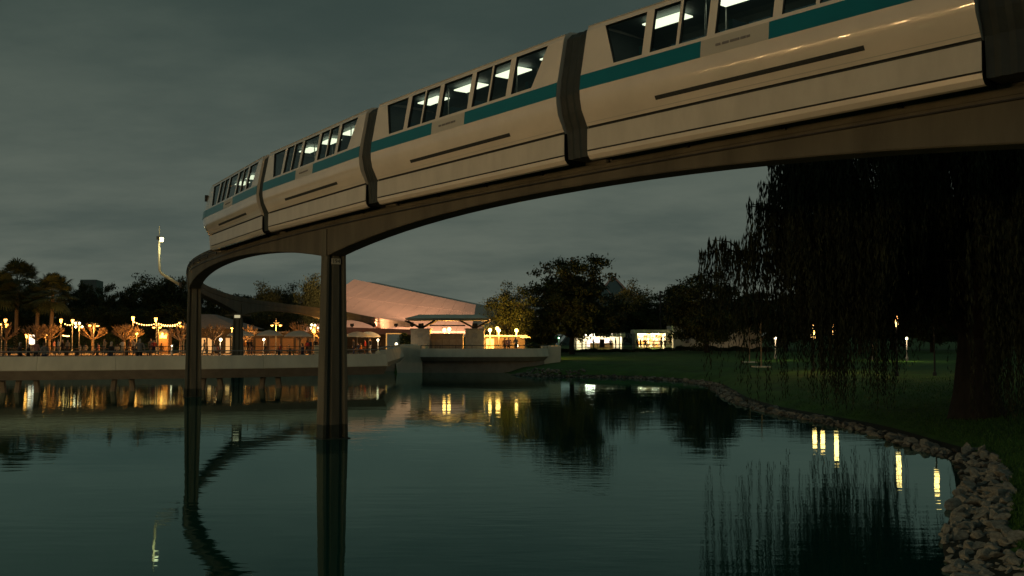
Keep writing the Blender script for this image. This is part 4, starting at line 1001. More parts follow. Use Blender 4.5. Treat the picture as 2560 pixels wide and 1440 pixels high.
mb = MB(); mb.hexa([Rw, C3, C3 + back, Rw + back, Bq, C1, C1 + back * .4, Bq + back * .4]); mb.build('end_facet', 'facade_panel', pav)
# low wing with red light put into its roof colour, and dark base
lw_ = thing('red_wing', 'low building wing with a roof band coloured as if red lit at the foot of the slanted pavilion', 'building')
mb = MB(); mb.bounds(X(868, 133), X(1040, 133), 133, 138, 1.4, Z(836, 133)); mb.build('wall', 'wall_dark', lw_)
mb = MB(); mb.hexa([(X(860, 132), 131.5, Z(836, 132) + .01), (X(1045, 132), 131.5, Z(836, 132) + .01), (X(1045, 132), 138.5, Z(836, 132) + .01), (X(860, 132), 138.5, Z(836, 132) + .01), (X(862, 132), 133, Z(818, 132)), (X(1042, 132), 133, Z(824, 132)), (X(1042, 132), 138, Z(824, 132)), (X(862, 132), 138, Z(818, 132))]); mb.build('roof_band', 'wall_red_lit_tone', lw_)
bd = thing('blue_doorway', 'tall blue panelled doorway with a pale frame beside the far umbrellas', 'doorway', (0, 0, 0))
YD = 116; xd0, xd1 = X(965, YD), X(1008, YD)
mb = MB(); mb.bounds(xd0 + .12, xd1, YD, YD + .2, 1.5, Z(836, YD)); mb.build('panel', 'blue_paint', bd)
for a, b in ((xd0, xd0 + .12), (xd1, xd1 + .12)): mb = MB(); mb.bounds(a, b, YD - .1, YD + .3, 1.5, Z(835, YD)); mb.build('jamb', 'cream_paint', bd)
mb = MB(); mb.bounds(xd0, xd1 + .12, YD - .1, YD + .3, Z(835, YD) + .003, Z(833, YD)); mb.build('lintel', 'cream_paint', bd)
# floodlights washing the pavilion
for k, (px, Y) in enumerate(((880, 135), (935, 135), (990, 135), (1030, 135))):
    root = thing('floodlight', 'small ground floodlight washing the slanted pavilion pink', 'floodlight', (X(px, Y), Y, 4.75), 0, 'pink floodlights')
    mb = MB(); mb.box((0, 0, .3), (.5, .3, .35)); mb.build('housing', 'metal_dark', root); mb = MB(); mb.box((0, .165, .32), (.44, .02, .3)); mb.build('lens', 'flood_pink', root)
    mb = MB(); mb.box((0, 0, .06), (.3, .2, .12)); mb.build('stand', 'metal_dark', root)
    lamp('flood_light', (0, .4, .4), 30000, (1, .46, .24), root, .3, 'SPOT', (R(90) + R(12), 0, R(-6)), R(110))
# blue grey block, glass pyramid and far tower
bb = thing('blue_block', 'flat blue grey building block behind the end of the slanted pavilion', 'building')
mb = MB(); mb.hexa([(X(1205, 190), 190, 1), (X(1330, 190), 190, 1), (X(1330, 190), 215, 1), (X(1205, 190), 215, 1), (X(1216, 190), 192, Z(759, 192)), (X(1326, 190), 192, Z(759, 192)), (X(1326, 190), 212, Z(759, 192)), (X(1216, 190), 212, Z(759, 192))]); mb.build('wall', mat('blue_grey', (.16, .2, .25), .5, nscale=.3, namt=.1), bb)
for k in range(4):
    mb = MB(); z = lerp(4., Z(764, 192), k / 3.5); mb.bounds(X(1210, 190), X(1330, 190), 189.2, 189.9, z, z + .2); mb.build('band', 'roof_grey', bb)
gp = thing('glass_pyramid', 'dark glass pyramid with pale lattice bars rising behind the trees', 'building')
YP = 232; ap = Vector((X(1534, YP), YP, Z(690, YP))); hb = 13.5
cs = [Vector((ap.x + sx * hb, YP + sy * hb, 1)) for sx, sy in ((-1, -1), (1, -1), (1, 1), (-1, 1))]
for k in range(4):
    mb = MB(); a, b = cs[k], cs[(k + 1) % 4]; mb.quad([a, b, ap]); mb.build('glass_face', 'pyramid_glass', gp)
    mb = MB(); mb.tube([a, ap], .2, 5); mb.build('corner_bar', 'roof_grey', gp)
    if k < 2:
        for j in range(1, 6):
            t = j / 6
            for p, q in ((lerp(a, ap, t), lerp(a, b, t)), (lerp(b, ap, t), lerp(b, a, t))):
                mb = MB(); mb.tube([p, q], .1, 4); mb.build('lattice_bar', 'roof_grey', gp)
ft = thing('far_tower', 'distant grey green tower with a slanted top above the treeline', 'tower')
YT = 420; mb = MB(); mb.hexa([(X(192, YT), YT, 0), (X(242, YT), YT, 0), (X(242, YT), YT + 6, 0), (X(192, YT), YT + 6, 0), (X(198, YT), YT, Z(699, YT)), (X(238, YT), YT, Z(699, YT)), (X(241, YT), YT + 6, Z(702, YT)), (X(197, YT), YT + 6, Z(702, YT))]); tw = mb.build('wall', mat('tower_grey', (.16, .22, .2), .6, nscale=.1, namt=.1), ft)
for k in range(5): mb = MB(); z = Z(703 + 6 * k, YT); mb.bounds(X(199, YT), X(239, YT), YT - .3, YT - .02, z - .25, z + .25); mb.build('ledge', 'roof_grey', tw)

# ------------------------------------------------------------------ restaurant roofs on the plaza
rs = thing('restaurant', 'long dark restaurant building with grey hipped roof behind the plaza trees', 'building')
YR = 122; x0, x1 = X(470, YR), X(590, YR); ze = Z(822, YR)
mb = MB(); mb.bounds(x0, x1, YR, YR + 10, 1.4, ze); wl2 = mb.build('wall', 'wall_dark', rs)
mb = MB(); mb.hexa([(x0 - .8, YR - 1, ze + .01), (x1 + .8, YR - 1, ze + .01), (x1 + .8, YR + 11, ze + .01), (x0 - .8, YR + 11, ze + .01), (x0 + .2, YR + 4, Z(784, YR)), (X(505, YR), YR + 4, Z(784, YR)), (X(505, YR), YR + 6, Z(784, YR)), (x0 + .2, YR + 6, Z(784, YR))]); mb.build('roof', 'roof_grey', rs)
for px in (505, 520, 565): mb = MB(); mb.bounds(X(px, YR), X(px + 10, YR), YR - .08, YR - .005, 1.5, Z(845, YR)); mb.build('window', emit('window_dim', (1, .6, .25), .5), wl2)
rs2 = thing('pavilion_hall', 'low dark hall wall behind the umbrella tables', 'building')
x0, x1 = X(598, 119), X(800, 119); mb = MB(); mb.bounds(x0, x1, 119, 127, 1.4, Z(832, 119)); mb.build('wall', 'wall_dark', rs2)
mb = MB(); mb.bounds(x0 - .3, x1 + .3, 118.6, 127.4, Z(832, 119) + .003, Z(829, 119)); mb.build('roof_slab', 'roof_grey', rs2)
for k in range(6): mb = MB(); mb.bounds(x0 + .4 + k * 1.6, x0 + 1.7 + k * 1.6, 118.9, 118.99, 1.5, Z(846, 119)); mb.build('door_panel', 'wood', rs2)

# ------------------------------------------------------------------ shops by the lawn
def gzp(px, Y): return gz(X(px, Y), Y)
BY = 150; bz = gzp(1500, BY)
b1 = thing('white_booth', 'brightly lit white booth with a wide screen under a scalloped canopy', 'booth')
x0, x1 = X(1436, BY), X(1558, BY); zr = Z(834, BY); zf = Z(842, BY)
mb = MB(); mb.bounds(x0, x1, BY + 4, BY + 4.2, bz, zr); mb.build('back_wall', 'wall_white', b1)
for a in (x0, x1 - .2): mb = MB(); mb.bounds(a, a + .2, BY + .3, BY + 4, bz, zr - .02); mb.build('side_wall', 'wall_white', b1)
mb = MB(); mb.bounds(x0 - .3, x1 + .3, BY - .3, BY + 4.4, zr + .003, zr + .15); mb.build('roof', 'roof_grey', b1)
n = 12
for k in range(n):
    a = lerp(x0 - .3, x1 + .3, k / n); b = lerp(x0 - .3, x1 + .3, (k + 1) / n) - .02; h = .42 + .22 * abs(k - (n - 1) / 2) / n
    mb = MB(); mb.bounds(a, b, BY - .34, BY - .3, zr - h, zr); mb.build('valance_panel', 'concrete_pale', b1)
for px in (1440, 1455, 1549, 1556): mb = MB(); mb.bounds(X(px, BY) - .1, X(px, BY) + .1, BY, BY + .2, bz, zr - .01); mb.build('post', 'wall_white', b1)
mb = MB(); mb.bounds(X(1472, BY), X(1534, BY), BY + 3.7, BY + 3.9, Z(868, BY), Z(850, BY)); scn = mb.build('screen', emit('screen_purple', (.4, .37, .5), .45), b1)
for k in range(6):
    a = R(200 + 24 * k); c = (X(1503, BY), Z(866, BY)); mb = MB(); mb.box((c[0] + 1.2 * math.cos(a), BY + 3.68, c[1] - .75 * math.sin(a)), (.5, .02, .12)); mb.build('screen_mark', emit('screen_mark', (.8, .8, 1), 1.1), scn)
mb = MB(); mb.bounds(X(1478, BY), X(1536, BY), BY + 1.5, BY + 2.2, bz, bz + 1.0); mb.build('counter', 'wood', b1)
mb = MB(); r2 = random.Random(2); xx = X(1465, BY)
while xx < X(1486, BY): wd = r2.uniform(.08, .2); mb.box((xx, BY - .4, zr - .18), (wd, .05, r2.uniform(.22, .34))); xx += wd + .05
mb.build('sign_letters', 'shop_light', b1)['kind'] = 'stuff'
for px in (1462, 1497, 1532): mb = MB(); mb.bounds(X(px, BY) - .6, X(px, BY) + .6, BY + 1.9, BY + 2.1, zr - .1, zr - .03); mb.build('tube_light', 'shop_light', b1); lamp('lamp_light', (X(px, BY), BY + 1.6, zr - .3), 420, (1, .82, .52), b1, .3)
b2 = thing('glowing_shop', 'open fronted shop glowing yellow white with stocked shelves', 'shop')
x0, x1 = X(1589, BY), X(1681, BY); zr = Z(824, BY); zf = Z(834, BY)
mb = MB(); mb.bounds(x0, x1, BY + 4.2, BY + 4.4, bz, zr); mb.build('back_wall', 'cream_paint', b2)
for a in (x0, x1 - 1.0): mb = MB(); mb.bounds(a, a + (.25 if a == x0 else 1.0), BY, BY + 4.2, bz, zr - .01); mb.build('side_wall', 'wall_white', b2)
mb = MB(); mb.bounds(x0 - .2, x1 + .2, BY - .3, BY + 4.5, zf + .003, zr); mb.build('roof_fascia', 'concrete_pale', b2)
for r_ in range(4):
    z = bz + .35 + r_ * .5; mb = MB(); mb.bounds(x0 + .3, x1 - 1.05, BY + 3.7, BY + 4.15, z, z + .04); sh = mb.build('shelf', 'wood', b2)
    for k in range(9):
        xx = x0 + .5 + k * .44 + r2.uniform(-.05, .05); h = r2.uniform(.15, .36); mb = MB(); mb.bounds(xx, xx + r2.uniform(.2, .34), BY + 3.75, BY + 4.05, z + .043, z + .04 + h); mb.build('merchandise', 'cloth_' + r2.choice(('white', 'cream', 'orange', 'beige', 'brown', 'pink')), sh)
for xx in (x0 + 1.2, x0 + 3.2): mb = MB(); mb.bounds(xx - .6, xx + .6, BY + 1.9, BY + 2.1, zf - .1, zf - .03); mb.build('tube_light', 'shop_light', b2); lamp('lamp_light', (xx, BY + 1.7, zf - .3), 700, (1, .75, .4), b2, .3)
mb = MB(); mb.bounds(x1 - .55, x1 - .4, BY - .06, BY - .005, bz + .9, bz + 2.0); mb.build('lit_slot', 'window_dim' if 'window_dim' in MT else 'shop_light', b2)
lwl = thing('long_wall', 'long plain white building wall running behind the lawn beside the shop', 'building')
x0, x1 = X(1683, 148), X(1905, 148)
for k in range(8):
    a, b = lerp(x0, x1, k / 8) + .01, lerp(x0, x1, (k + 1) / 8) - .01; mb = MB(); mb.bounds(a, b, 148, 154, bz - .2, Z(820, 148)); mb.build('wall_panel', 'wall_white', lwl)
mb = MB(); mb.bounds(x0, X(1730, 148), 147.8, 154.2, Z(820, 148) + .003, Z(814, 148)); mb.build('roof_box', 'wall_white', lwl)
mb = MB(); mb.bounds(X(1713, 148), X(1722, 148), 147.7, 147.99, Z(858, 148), Z(845, 148)); mb.build('meter_box', 'roof_grey', lwl)
mb = MB(); mb.bounds(X(1699, 148), X(1704, 148), 147.6, 147.99, bz, Z(862, 148)); mb.build('utility_box', 'roof_grey', lwl)
sp_ = thing('speaker_box', 'big dark loudspeaker box on a stand in front of the white booth', 'loudspeaker', (X(1505, 142), 142, gzp(1505, 142)))
mb = MB(); mb.bounds(-.33, .33, -.25, .25, Z(869, 142) - sp_.location.z, Z(848, 142) - sp_.location.z); mb.build('cabinet', 'rubber', sp_)
for sx in (-.25, .25): mb = MB(); mb.tube([(sx, 0, 0), (sx * .6, 0, Z(869, 142) - sp_.location.z)], .03, 5); mb.build('leg', 'metal_dark', sp_); 
for sx in (-.2, .2): mb = MB(); mb.tube([(sx, 0, Z(848, 142) - sp_.location.z), (sx, 0, Z(832, 142) - sp_.location.z)], .03, 5); mb.build('rod', 'metal_dark', sp_)
sr = thing('lawn_railing', 'thin metal railing along the path in front of the shops', 'railing')
for z in (.5, .95): mb = MB(); mb.tube([(X(1432, 141), 141, gzp(1500, 141) + z), (X(1680, 141), 141, gzp(1600, 141) + z)], .025, 4); mb.build('rail', 'metal_dark', sr)
for px in range(1432, 1681, 31): mb = MB(); g_ = gzp(px, 141); mb.tube([(X(px, 141), 141, g_), (X(px, 141), 141, g_ + .98)], .03, 5); mb.build('post', 'metal_dark', sr)
# utility pole with bracket
up_ = thing('utility_pole', 'tall dark pole with a bracket and hooked arm at its top', 'pole', (X(1651, 160), 160, gzp(1651, 160)))
zt = Z(727, 160) - up_.location.z
mb = MB(); mb.tube([(0, 0, 0), (0, 0, zt)], [.16, .13], 8); mb.build('pole', 'metal_dark', up_)
mb = MB(); mb.tube([(0, 0, zt - .8), (.5, 0, zt - .8), (.75, 0, zt - .55), (.75, 0, zt + .05)], .09, 6); mb.build('arm', 'metal_dark', up_)
mb = MB(); mb.bounds(-.05, .35, -.2, .2, zt - .35, zt - .05); mb.build('junction_box', 'metal_dark', up_)
# staked saplings with square base plates
for px, yb, yt, lab in ((1873, 906, 812, 'thin staked sapling with a square base plate nearer the white wall'), (1902, 918, 800, 'thin staked sapling with a square base plate nearer the drooping tree')):
    Yb = None
    for yy in np.arange(40, 130, .25):
        z_ = gz(X(px, yy), yy)
        if z_ > 0 and HZ + (CAMZ - z_) * FPX / yy <= yb: Yb = yy; break
    Yb = Yb or 90; g_ = gz(X(px, Yb), Yb)
    root = thing('staked_sapling', lab, 'sapling', (X(px, Yb), Yb, g_), 0, 'staked saplings on the lawn')
    h = Z(yt, Yb) - g_; mb = MB(); mb.tube([(0, 0, 0), (.02, 0, h * .5), (0, 0, h)], [.06, .05, .02], 6); mb.build('trunk', 'bark_pale', root)
    mb = MB(); mb.box((0, 0, .04), (1.3, 1.3, .1)); mb.build('base_plate', 'concrete_pale', root)
    for k in range(5): a = 1.3 * k; mb = MB(); mb.tube([(0, 0, h * (.55 + .08 * k)), (.4 * math.cos(a), .4 * math.sin(a), h * (.7 + .08 * k))], [.02, .008], 4); mb.build('twig', 'bark_pale', root)

# ------------------------------------------------------------------ vegetation
def quads_mesh(name, C, U, Vv, m):
    """leaf quads: centres C, half axes U, V"""
    n = len(C); P = np.empty((n, 4, 3)); P[:, 0] = C - U; P[:, 1] = C - Vv * .8; P[:, 2] = C + U; P[:, 3] = C + Vv * .8
    me = bpy.data.meshes.new(name); me.vertices.add(n * 4); me.vertices.foreach_set('co', P.ravel())
    me.loops.add(n * 4); me.loops.foreach_set('vertex_index', np.arange(n * 4)); me.polygons.add(n)
    me.polygons.foreach_set('loop_start', np.arange(0, n * 4, 4)); me.materials.append(MT[m]); me.update(calc_edges=True); return me
def leaf_cloud(rs_, anchors, per, spread, size, flat=.6):
    A_ = np.repeat(np.array(anchors), per, 0); n = len(A_)
    C = A_ + rs_.normal(0, 1, (n, 3)) * np.array([spread, spread, spread * flat])
    U = rs_.normal(0, 1, (n, 3)); U /= np.linalg.norm(U, axis=1)[:, None]; W = rs_.normal(0, 1, (n, 3)); Vv = np.cross(U, W); Vv /= np.linalg.norm(Vv, axis=1)[:, None]
    s = size * rs_.uniform(.6, 1.3, (n, 1)); return C, U * s, Vv * s * .55
def tree_meshes(seed, h, rx, trunk_h, tr, leaves, leafsize, lobes=14, low=.25, leafm='leaf_dark', spread=.5):
    r2 = random.Random(seed); rs_ = np.random.RandomState(seed); mb = MB()
    mb.tube([(0, 0, -.3), (0, 0, 0), (r2.uniform(-.15, .15), 0, trunk_h * .5), (r2.uniform(-.25, .25), r2.uniform(-.2, .2), trunk_h)], [tr * 1.5, tr * 1.25, tr, tr * .85], 9)
    anchors = []; base = Vector((0, 0, trunk_h))
    for k in range(lobes):
        a = 2.4 * k + r2.uniform(-.4, .4); el = r2.random(); q = (low + (1 - low) * ((k + .5) / lobes))
        rad = rx * math.sin(math.pi * (.18 + .72 * q)) ** .7 * r2.uniform(.55, 1.0)
        tip = Vector((rad * math.cos(a), rad * math.sin(a), trunk_h + (h - trunk_h) * (q * .92 + r2.uniform(-.05, .05))))
        mid = base.lerp(tip, .5) + Vector((0, 0, -.06 * h * r2.random()))
        mb.tube([base + Vector((0, 0, -.3)), mid, tip], [tr * .5, tr * .28, tr * .07], 5)
        for j in range(7):
            t = r2.uniform(.5, 1.1); p = base.lerp(tip, t) + Vector((r2.gauss(0, 1), r2.gauss(0, 1), r2.gauss(0, .7))) * rx * .2
            mb.tube([mid.lerp(tip, min(1, t * .8)), p], [tr * .1, tr * .03], 4)
            anchors.append(tuple(p))
            if r2.random() < .6: anchors.append(tuple(p + Vector((r2.gauss(0, 1), r2.gauss(0, 1), r2.gauss(0, .6))) * rx * .13))
    per = max(4, int(leaves / len(anchors)))
    return mb.mesh('trunk', 'bark', True), quads_mesh('crown', *leaf_cloud(rs_, anchors, per, spread, leafsize), leafm)
def put_tree(name, label, meshes, px, Y, sc_=(1, 1, 1), rz=0., group='trees around the lagoon', z=None):
    x = X(px, Y); root = thing(name, label, 'tree', (x, Y, gz(x, Y) if z is None else z), rz, group); root.scale = sc_
    link('trunk', meshes[0], root); link('crown', meshes[1], root); return root
def fit(px, Y, ytop, wpx, m, h, rx):
    z = gz(X(px, Y), Y); H = Z(ytop, Y) - z; w_ = wpx / 2 * Y / FPX; return (w_ / rx, w_ / rx, H / h)
# the oaks on the right
oakA = tree_meshes(21, 13, 6.2, 2.6, .36, 34000, .24, 34, .14, 'leaf_dark', .5)
oakB = tree_meshes(22, 10, 5, 2.2, .34, 26000, .22, 28, .06, 'leaf_dark', .48)
oakC = tree_meshes(23, 9, 4.5, 2.4, .22, 11000, .18, 20, .12, 'leaf_mid', .5)
oakD = tree_meshes(24, 12, 5, 4, .3, 18000, .26, 22, .05, 'leaf_dark', .55)
oakE = tree_meshes(25, 14, 4.6, 5, .28, 17000, .27, 28, .05, 'leaf_dark', .8)
put_tree('oak_tree', 'tall broad dark oak beside the terrace and white booth', oakA, 1430, 126, fit(1430, 126, 645, 205, oakA, 13, 6.2), .4)
put_tree('oak_tree', 'round dark oak with a forked trunk in front of the long white wall', oakB, 1768, 130, fit(1768, 130, 692, 180, oakB, 10, 5), 2.1)
put_tree('round_tree', 'round airy tree glowing amber above the terrace lamps', oakC, 1276, 117, fit(1276, 117, 722, 125, oakC, 9, 4.5), 1.0)
put_tree('oak_tree', 'loose medium tree between the glass pyramid and the utility pole', oakC, 1588, 165, fit(1588, 165, 717, 130, oakC, 9, 4.5), 3.0)
put_tree('oak_tree', 'spreading tree just behind the utility pole', oakD, 1692, 168, fit(1692, 168, 712, 110, oakD, 12, 5), .3)
put_tree('oak_tree', 'low dark tree behind the white booth', oakB, 1515, 162, fit(1515, 162, 748, 120, oakB, 10, 5), 4.3)
put_tree('oak_tree', 'low dark tree behind the glowing shop', oakD, 1632, 176, fit(1632, 176, 756, 120, oakD, 12, 5), 2.2)
put_tree('oak_tree', 'low dense tree between the round amber tree and the tall oak', oakB, 1352, 133, fit(1352, 133, 764, 90, oakB, 10, 5), 5.0)
RB = [(1880, 150, 730, 150), (1965, 140, 745, 150), (2050, 155, 700, 190), (2150, 120, 735, 150), (2230, 150, 690, 200), (2330, 130, 740, 160), (2420, 150, 700, 200), (2510, 125, 720, 180), (2600, 120, 690, 200)]
BL_ = ['dark tree just past the end of the long white wall', 'dark tree behind the two staked saplings', 'tall dark tree behind the shortest lantern columns', 'dark tree behind the gap beside the tall thin lantern column', 'tall dark tree right behind the tallest lantern column', 'dark tree behind the high lantern column in the gap', 'tall dark tree behind the huge weeping tree trunk', 'dark tree beyond the leaning limb of the weeping tree', 'dark tree at the far side of the weeping tree']
for k, (px, Y, yt, wp) in enumerate(RB):
    m, h, rx = ((oakD, 12, 5), (oakB, 10, 5), (oakA, 13, 6.2))[k % 3]
    put_tree('background_tree', BL_[k], m, px, Y, fit(px, Y, yt, wp, m, h, rx), k * 1.3, 'dark trees behind the drooping tree')
# the treeline on the left
LT = [(-30, 150, 690, 150, 'A', 'dark tree at the edge of the palm grove'), (60, 165, 705, 120, 'B', 'dark tree standing between the palms'), (178, 170, 716, 90, 'B', 'small dark tree right beside the fan palm with the clear trunk'), (246, 160, 711, 92, 'A', 'round topped dark tree under the far tower'), (300, 172, 745, 90, 'D', 'low dark tree in the dip of the treeline'), (345, 165, 712, 100, 'B', 'dark tree left of the bent light mast'), (398, 170, 698, 110, 'E', 'tall loose tree behind the bent light mast'),
      (440, 172, 692, 90, 'D', 'tall dark tree behind the pylon with the light mast'), (520, 165, 726, 100, 'B', 'dark tree showing above the sloping beam beside the pylon'), (603, 175, 735, 90, 'D', 'small dark tree above the sloping beam'), (668, 168, 716, 80, 'E', 'feathery tree above the arch of the sloping beam'), (705, 172, 718, 70, 'E', 'slim feathery tree just beside the taller one by the fluted pylon'), (782, 160, 694, 70, 'E', 'tall thin pine like tree against the fluted pylon'), (752, 170, 742, 110, 'B', 'dense dark tree under the tall thin pine like tree')]
TM = {'A': (oakA, 13, 6.2), 'B': (oakB, 10, 5), 'D': (oakD, 12, 5), 'E': (oakE, 14, 4.6)}
for k, (px, Y, yt, wp, t, lab) in enumerate(LT):
    m, h, rx = TM[t]; put_tree('background_tree', lab, m, px, Y, fit(px, Y, yt, wp, m, h, rx), k * 1.7, 'treeline behind the plaza')
UL = ['behind the stacked flame shaped lanterns', 'behind the tallest fan palm', 'behind the clear trunked fan palm', 'behind the cluster of four globes', 'in the gap between double pendant lamp and tall lantern post', 'behind the tall lantern post starting the string lights', 'behind the end of the string lights', 'behind the restaurant roof', 'behind the umbrella by the plate topped pylon', 'behind the double pendant lamp of the umbrellas']
for k, (px, yt) in enumerate(((-20, 775), (55, 770), (130, 780), (200, 772), (275, 768), (350, 775), (425, 765), (545, 785), (640, 780), (700, 775))):
    put_tree('background_tree', 'low dark understorey tree ' + UL[k], oakB, px, 140 + k % 3 * 5, fit(px, 140, yt, 120, oakB, 10, 5), k * .9, 'understorey of the treeline')
# fan palms
def palm(px, Y, ytop, yc, wpx, lab, seed):
    r2 = random.Random(seed); x = X(px, Y); g_ = gz(x, Y); root = thing('fan_palm', lab, 'palm tree', (x, Y, g_), 0, 'fan palms behind the plaza')
    hc = Z(yc, Y) - g_; rad = wpx / 2 * Y / FPX * 1.25
    mb = MB(); mb.tube([(0, 0, -.3), (0, 0, hc * .5), (.1, 0, hc)], [.3, .24, .22], 9); mb.build('trunk', 'bark_pale', root, smooth=True)
    mb = MB()
    for k in range(64):
        a = r2.uniform(0, 6.28); el = r2.uniform(-.75, 1.45); L_ = rad * r2.uniform(.42, .62)
        d = Vector((math.cos(a) * math.cos(el), math.sin(a) * math.cos(el), math.sin(el))); p0 = Vector((.1, 0, hc)); p1 = p0 + d * L_
        mb.tube([p0, p1], [.03, .015], 3, cap=False)
        sd_ = d.cross(Vector((0, 0, 1))).normalized(); up_v = sd_.cross(d)
        for j in range(15):
            t = (j - 7) / 7 * 1.55; q = (d * math.cos(t) + sd_ * math.sin(t)); ln = rad * .5 * (1 - .25 * abs(t) / 1.5); wv = q.cross(up_v).normalized() * .085
            m_ = p1 + q * ln * .6 - Vector((0, 0, .05 * ln)); e_ = p1 + q * ln - Vector((0, 0, .3 * ln))
            mb.quad([p1, m_ - wv, e_, m_ + wv])
    mb.build('crown', 'leaf_palm', root, fix=False)
palm(128, 128, 697, 738, 105, 'fan palm with a clear pale trunk behind the pair of bare trees', 1)
palm(40, 134, 662, 712, 120, 'tallest fan palm with a big round crown at the edge of the plaza', 2)
palm(92, 132, 702, 748, 80, 'shorter fan palm tucked between the two larger palms', 3)
palm(-8, 130, 690, 735, 110, 'fan palm partly out of view beside the tallest palm', 4)
# pollarded bare trees
def bare_mesh(seed, h=3.7, rad=1.45, th=1.5):
    r2 = random.Random(seed); mb = MB(); mb.tube([(0, 0, -.1), (0, 0, .3), (.03, 0, th)], [.2, .14, .13], 8); mb2 = MB()
    for k in range(9):
        a = 2 * math.pi * k / 9 + r2.uniform(-.25, .25); el = r2.uniform(.35, 1.2); d = Vector((math.cos(a) * math.cos(el), math.sin(a) * math.cos(el), math.sin(el)))
        b = Vector((.03, 0, th)); m_ = b + d * r2.uniform(.6, .9); mb.tube([b - d * .1, m_], [.09, .055], 6)
        for j in range(5):
            dd = (d + Vector((r2.gauss(0, .35), r2.gauss(0, .35), r2.uniform(.05, .5)))).normalized(); e_ = m_ + dd * r2.uniform(.4, .6); mb2.tube([m_, e_], [.04, .028], 5)
            for q in range(3):
                d3 = (dd + Vector((r2.gauss(0, .3), r2.gauss(0, .3), r2.uniform(.1, .5)))).normalized(); mb2.tube([e_, e_ + d3 * r2.uniform(.35, .65)], [.022, .012], 4)
    return mb.mesh('trunk', 'bark_pale', True), mb2.mesh('crown', 'bark_pale', True)
BMS = [bare_mesh(s) for s in (31, 32, 33)]
for k, (px, Y, yt, lab) in enumerate(((14, 109, 797, 'pollarded bare tree at the edge of the plaza by stacked lanterns'), (91, 109, 795, 'pollarded bare tree beside the glowing white panel'), (124, 112, 797, 'pollarded bare tree in front of the clear trunked palm'), (233, 113, 797, 'pollarded bare tree behind the double pendant lamp post'), (311, 110, 797, 'pollarded bare tree standing over the person in the white top'), (325, 114, 799, 'pollarded bare tree half hidden under the start of the string lights'),
      (452, 110, 799, 'pollarded bare tree beside the pylon with the light mast'), (533, 108, 796, 'pollarded bare tree over the seated couple'), (615, 113, 800, 'pollarded bare tree behind the umbrella by the plate topped pylon'), (750, 109, 795, 'pollarded bare tree rising over the umbrella nearest the fluted pylon'), (805, 112, 800, 'pollarded bare tree half hidden behind the fluted pylon'))):
    root = thing('bare_tree', lab, 'tree', (X(px, Y), Y, PZ), k * 1.1, 'pollarded bare trees on the plaza'); k_ = (Z(yt, Y) - PZ) / 3.7; root.scale = (k_, k_, k_)
    link('trunk', BMS[k % 3][0], root); link('crown', BMS[k % 3][1], root)
# hedges and shrubs
def hedge(name, lab, P0, P1, wdt, h, n, seed, cat='hedge'):
    rs_ = np.random.RandomState(seed); L_ = (Vector(P1) - Vector(P0)).length; t = rs_.uniform(0, 1, n)
    C = np.array(P0)[None] * (1 - t[:, None]) + np.array(P1)[None] * t[:, None]
    C[:, 2] = ground_z(C[:, :2]); bumpy = 1 + .25 * np.sin(t * L_ * 1.7) + .12 * np.sin(t * L_ * 4.1)
    C += np.column_stack([rs_.normal(0, .1, n), rs_.uniform(-wdt / 2, wdt / 2, n), np.sqrt(rs_.uniform(0, 1, n)) * h * bumpy])
    U = rs_.normal(0, 1, (n, 3)); U /= np.linalg.norm(U, axis=1)[:, None]; Vv = np.cross(U, rs_.normal(0, 1, (n, 3))); Vv /= np.linalg.norm(Vv, axis=1)[:, None]
    tag(link(name, quads_mesh(name, C, U * .1, Vv * .06, 'leaf_hedge')), lab, cat)
hedge('hedge', 'low clipped hedge along the top of the lawn below the white wall', (X(1690, 136), 136, 0), (X(1930, 136), 136, 0), 1.0, .55, 9000, 1)
hedge('hedge', 'low ragged hedge below the booth and the shop railing', (X(1395, 132), 132, 0), (X(1688, 136), 136, 0), 1.0, .4, 9000, 2)
hedge('hedge', 'dark shrubs growing at the back of the plaza beneath the treeline', (X(-40, 126), 126, 0), (X(470, 126), 126, 0), 3, 2.0, 9000, 3)
hedge('hedge', 'dark shrub bed beside the blue doorway and stone kiosk', (X(1000, 109), 109, 0), (X(1028, 108), 108, 0), 1.2, 1.9, 1600, 4)
hedge('hedge', 'small shrubs on the terrace end beside the side wall', (X(1318, 104), 104, 0), (X(1372, 104), 104, 0), 1.2, 1.5, 2600, 5)

